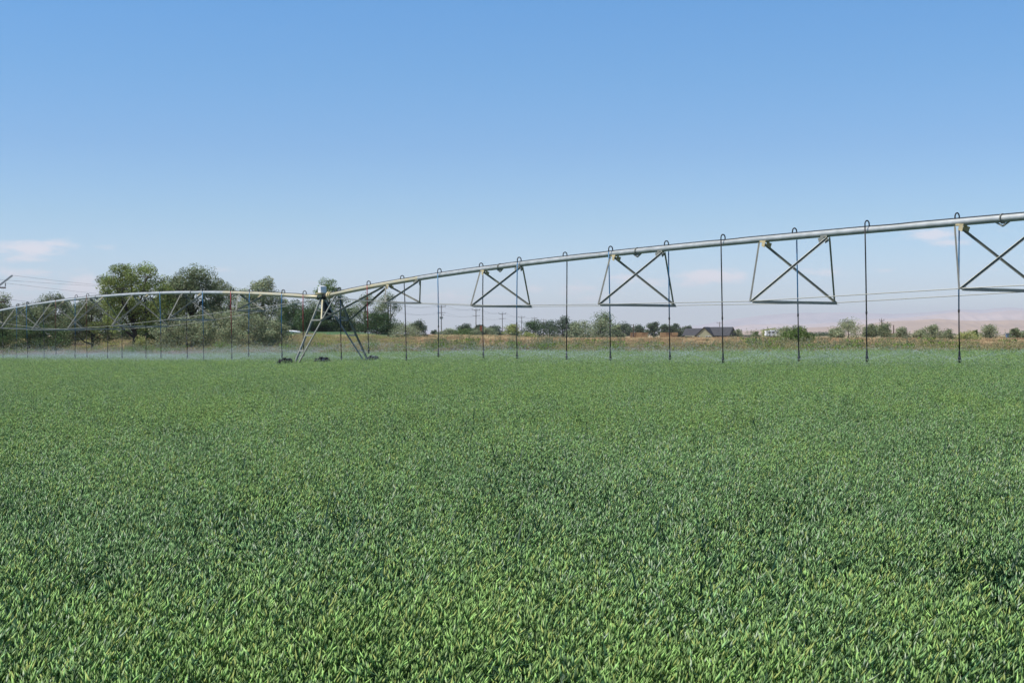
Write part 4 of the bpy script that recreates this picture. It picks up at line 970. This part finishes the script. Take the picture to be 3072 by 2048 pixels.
Dt = 300.; r = simple_root('white_tank', 882, Dt, 'long white tapered tank lying low before dark trees left of the tower', 'tank')
g0 = gz(r.location.x, Dt); zt = CZ + (HZ - 995) * Dt / F - g0
b = MB(); b.tube([(-1.5, 0, zt + .13), (-1.2, 0, zt + .14), (-.7, 0, zt + .08), (.2, 0, zt), (1.0, 0, zt - .10), (1.45, 0, zt - .16)], [.05, .13, .24, .28, .20, .05], 14); hb('hull', b, white_m, r)
for x in (-.5, .6): b = MB(); b.beam((x, 0, -.1), (x, 0, zt - .15), .1, .1); hb('stand', b, grey_m, r)
for i, (px, py, D, lab) in enumerate(((1087, 1012, 270, 'small white marker post in the green strip right of the tower'), (1400, 1006, 420, 'small white marker post before the low green bush'))):
    q = P(px, py - 3, D); b = MB(); b.beam((q.x, D, gz(q.x, D) - .1), (q.x, D, q.z), .16, .12); b.box((q.x, D, q.z), (.22, .18, .08)); o = b.build('marker_post', white_m); tag(o, lab, 'marker post', 'white marker posts')
r = simple_root('blue_tank', 3026, 330, 'small blue box by the pointed bush near the right edge', 'box'); b = MB(); bl = mat('blue_paint', (.07, .15, .38), .5); b.box((0, 0, .7), (1.0, .8, 1.3)); b.box((0, 0, 1.4), (1.15, .9, .12)); hb('body', b, bl, r)
# hay bales
bale_m = mat('baled_straw', (.46, .29, .15), .9, noise=.4, nscale=3, bump=.3); bale_d = mat('weathered_straw', (.30, .18, .10), .9, noise=.4, nscale=3, bump=.3)
me0 = None; rb = random.Random(6)
def bale_mesh(nm, m_):
    b = MB(); b.box((0, 0, .45), (2.0, 1.0, .88)); bme = bpy.data.meshes.new(nm); bm_v = b
    for x in (-.6, 0, .6): b.box((x, 0, .45), (.03, 1.02, .90))
    bme.from_pydata([tuple(v) for v in b.v], [], b.f); bme.materials.append(m_); return bme
bmA = bale_mesh('hay_bale', bale_m); bmB = bale_mesh('hay_bale', bale_d)
for (px0, px1, D, rows, lab, grp) in ((1890, 1944, 500, 2, 'orange hay bale of the left stack below the distant trees', 'hay bales of the left stack'), (1979, 2046, 500, 2, 'hay bale of the right stack by the house', 'hay bales of the right stack')):
    x0 = (px0 - 1536) * D / F; x1 = (px1 - 1536) * D / F; n_ = int((x1 - x0) / 2.02); g = gz(x0, D)
    for rw in range(rows):
        for i in range(n_):
            o = bpy.data.objects.new('hay_bale', bmA if rb.random() < .6 else bmB); COL.objects.link(o)
            o.location = (x0 + 1 + i * 2.10 + rb.uniform(-.05, .05) + (.2 if rw else 0), D + rb.uniform(-.1, .1), g + rw * .9); o.rotation_euler = (0, 0, rb.uniform(-.05, .05)); tag(o, lab + ', ' + ('top row, ' if rw else 'bottom row, ') + ('leftmost', 'second from left', 'third from left', 'fourth from left', 'fifth from left')[i], 'hay bale', grp)

# ------------------------------------------------------------------ haze
b = MB(); b.add([(-24000, -300, -14), (24000, -300, -14), (24000, 33000, -14), (-24000, 33000, -14), (-24000, -300, 560), (24000, -300, 560), (24000, 33000, 560), (-24000, 33000, 560)],
      [(3, 2, 1, 0), (4, 5, 6, 7), (0, 1, 5, 4), (1, 2, 6, 5), (2, 3, 7, 6), (3, 0, 4, 7)])
hm = bpy.data.materials.new('air'); hm.use_nodes = True; nt = hm.node_tree; nt.nodes.clear()
pv = nt.nodes.new('ShaderNodeVolumePrincipled'); mo = nt.nodes.new('ShaderNodeOutputMaterial')
pv.inputs['Color'].default_value = (.93, .93, .985, 1); pv.inputs['Density'].default_value = 5.6e-5; pv.inputs['Anisotropy'].default_value = 0.
nt.links.new(pv.outputs[0], mo.inputs['Volume'])
hz = b.build('haze', hm); hz['kind'] = 'stuff'; hz['label'] = 'thin pale summer haze fading the far hills'; hz['category'] = 'haze'
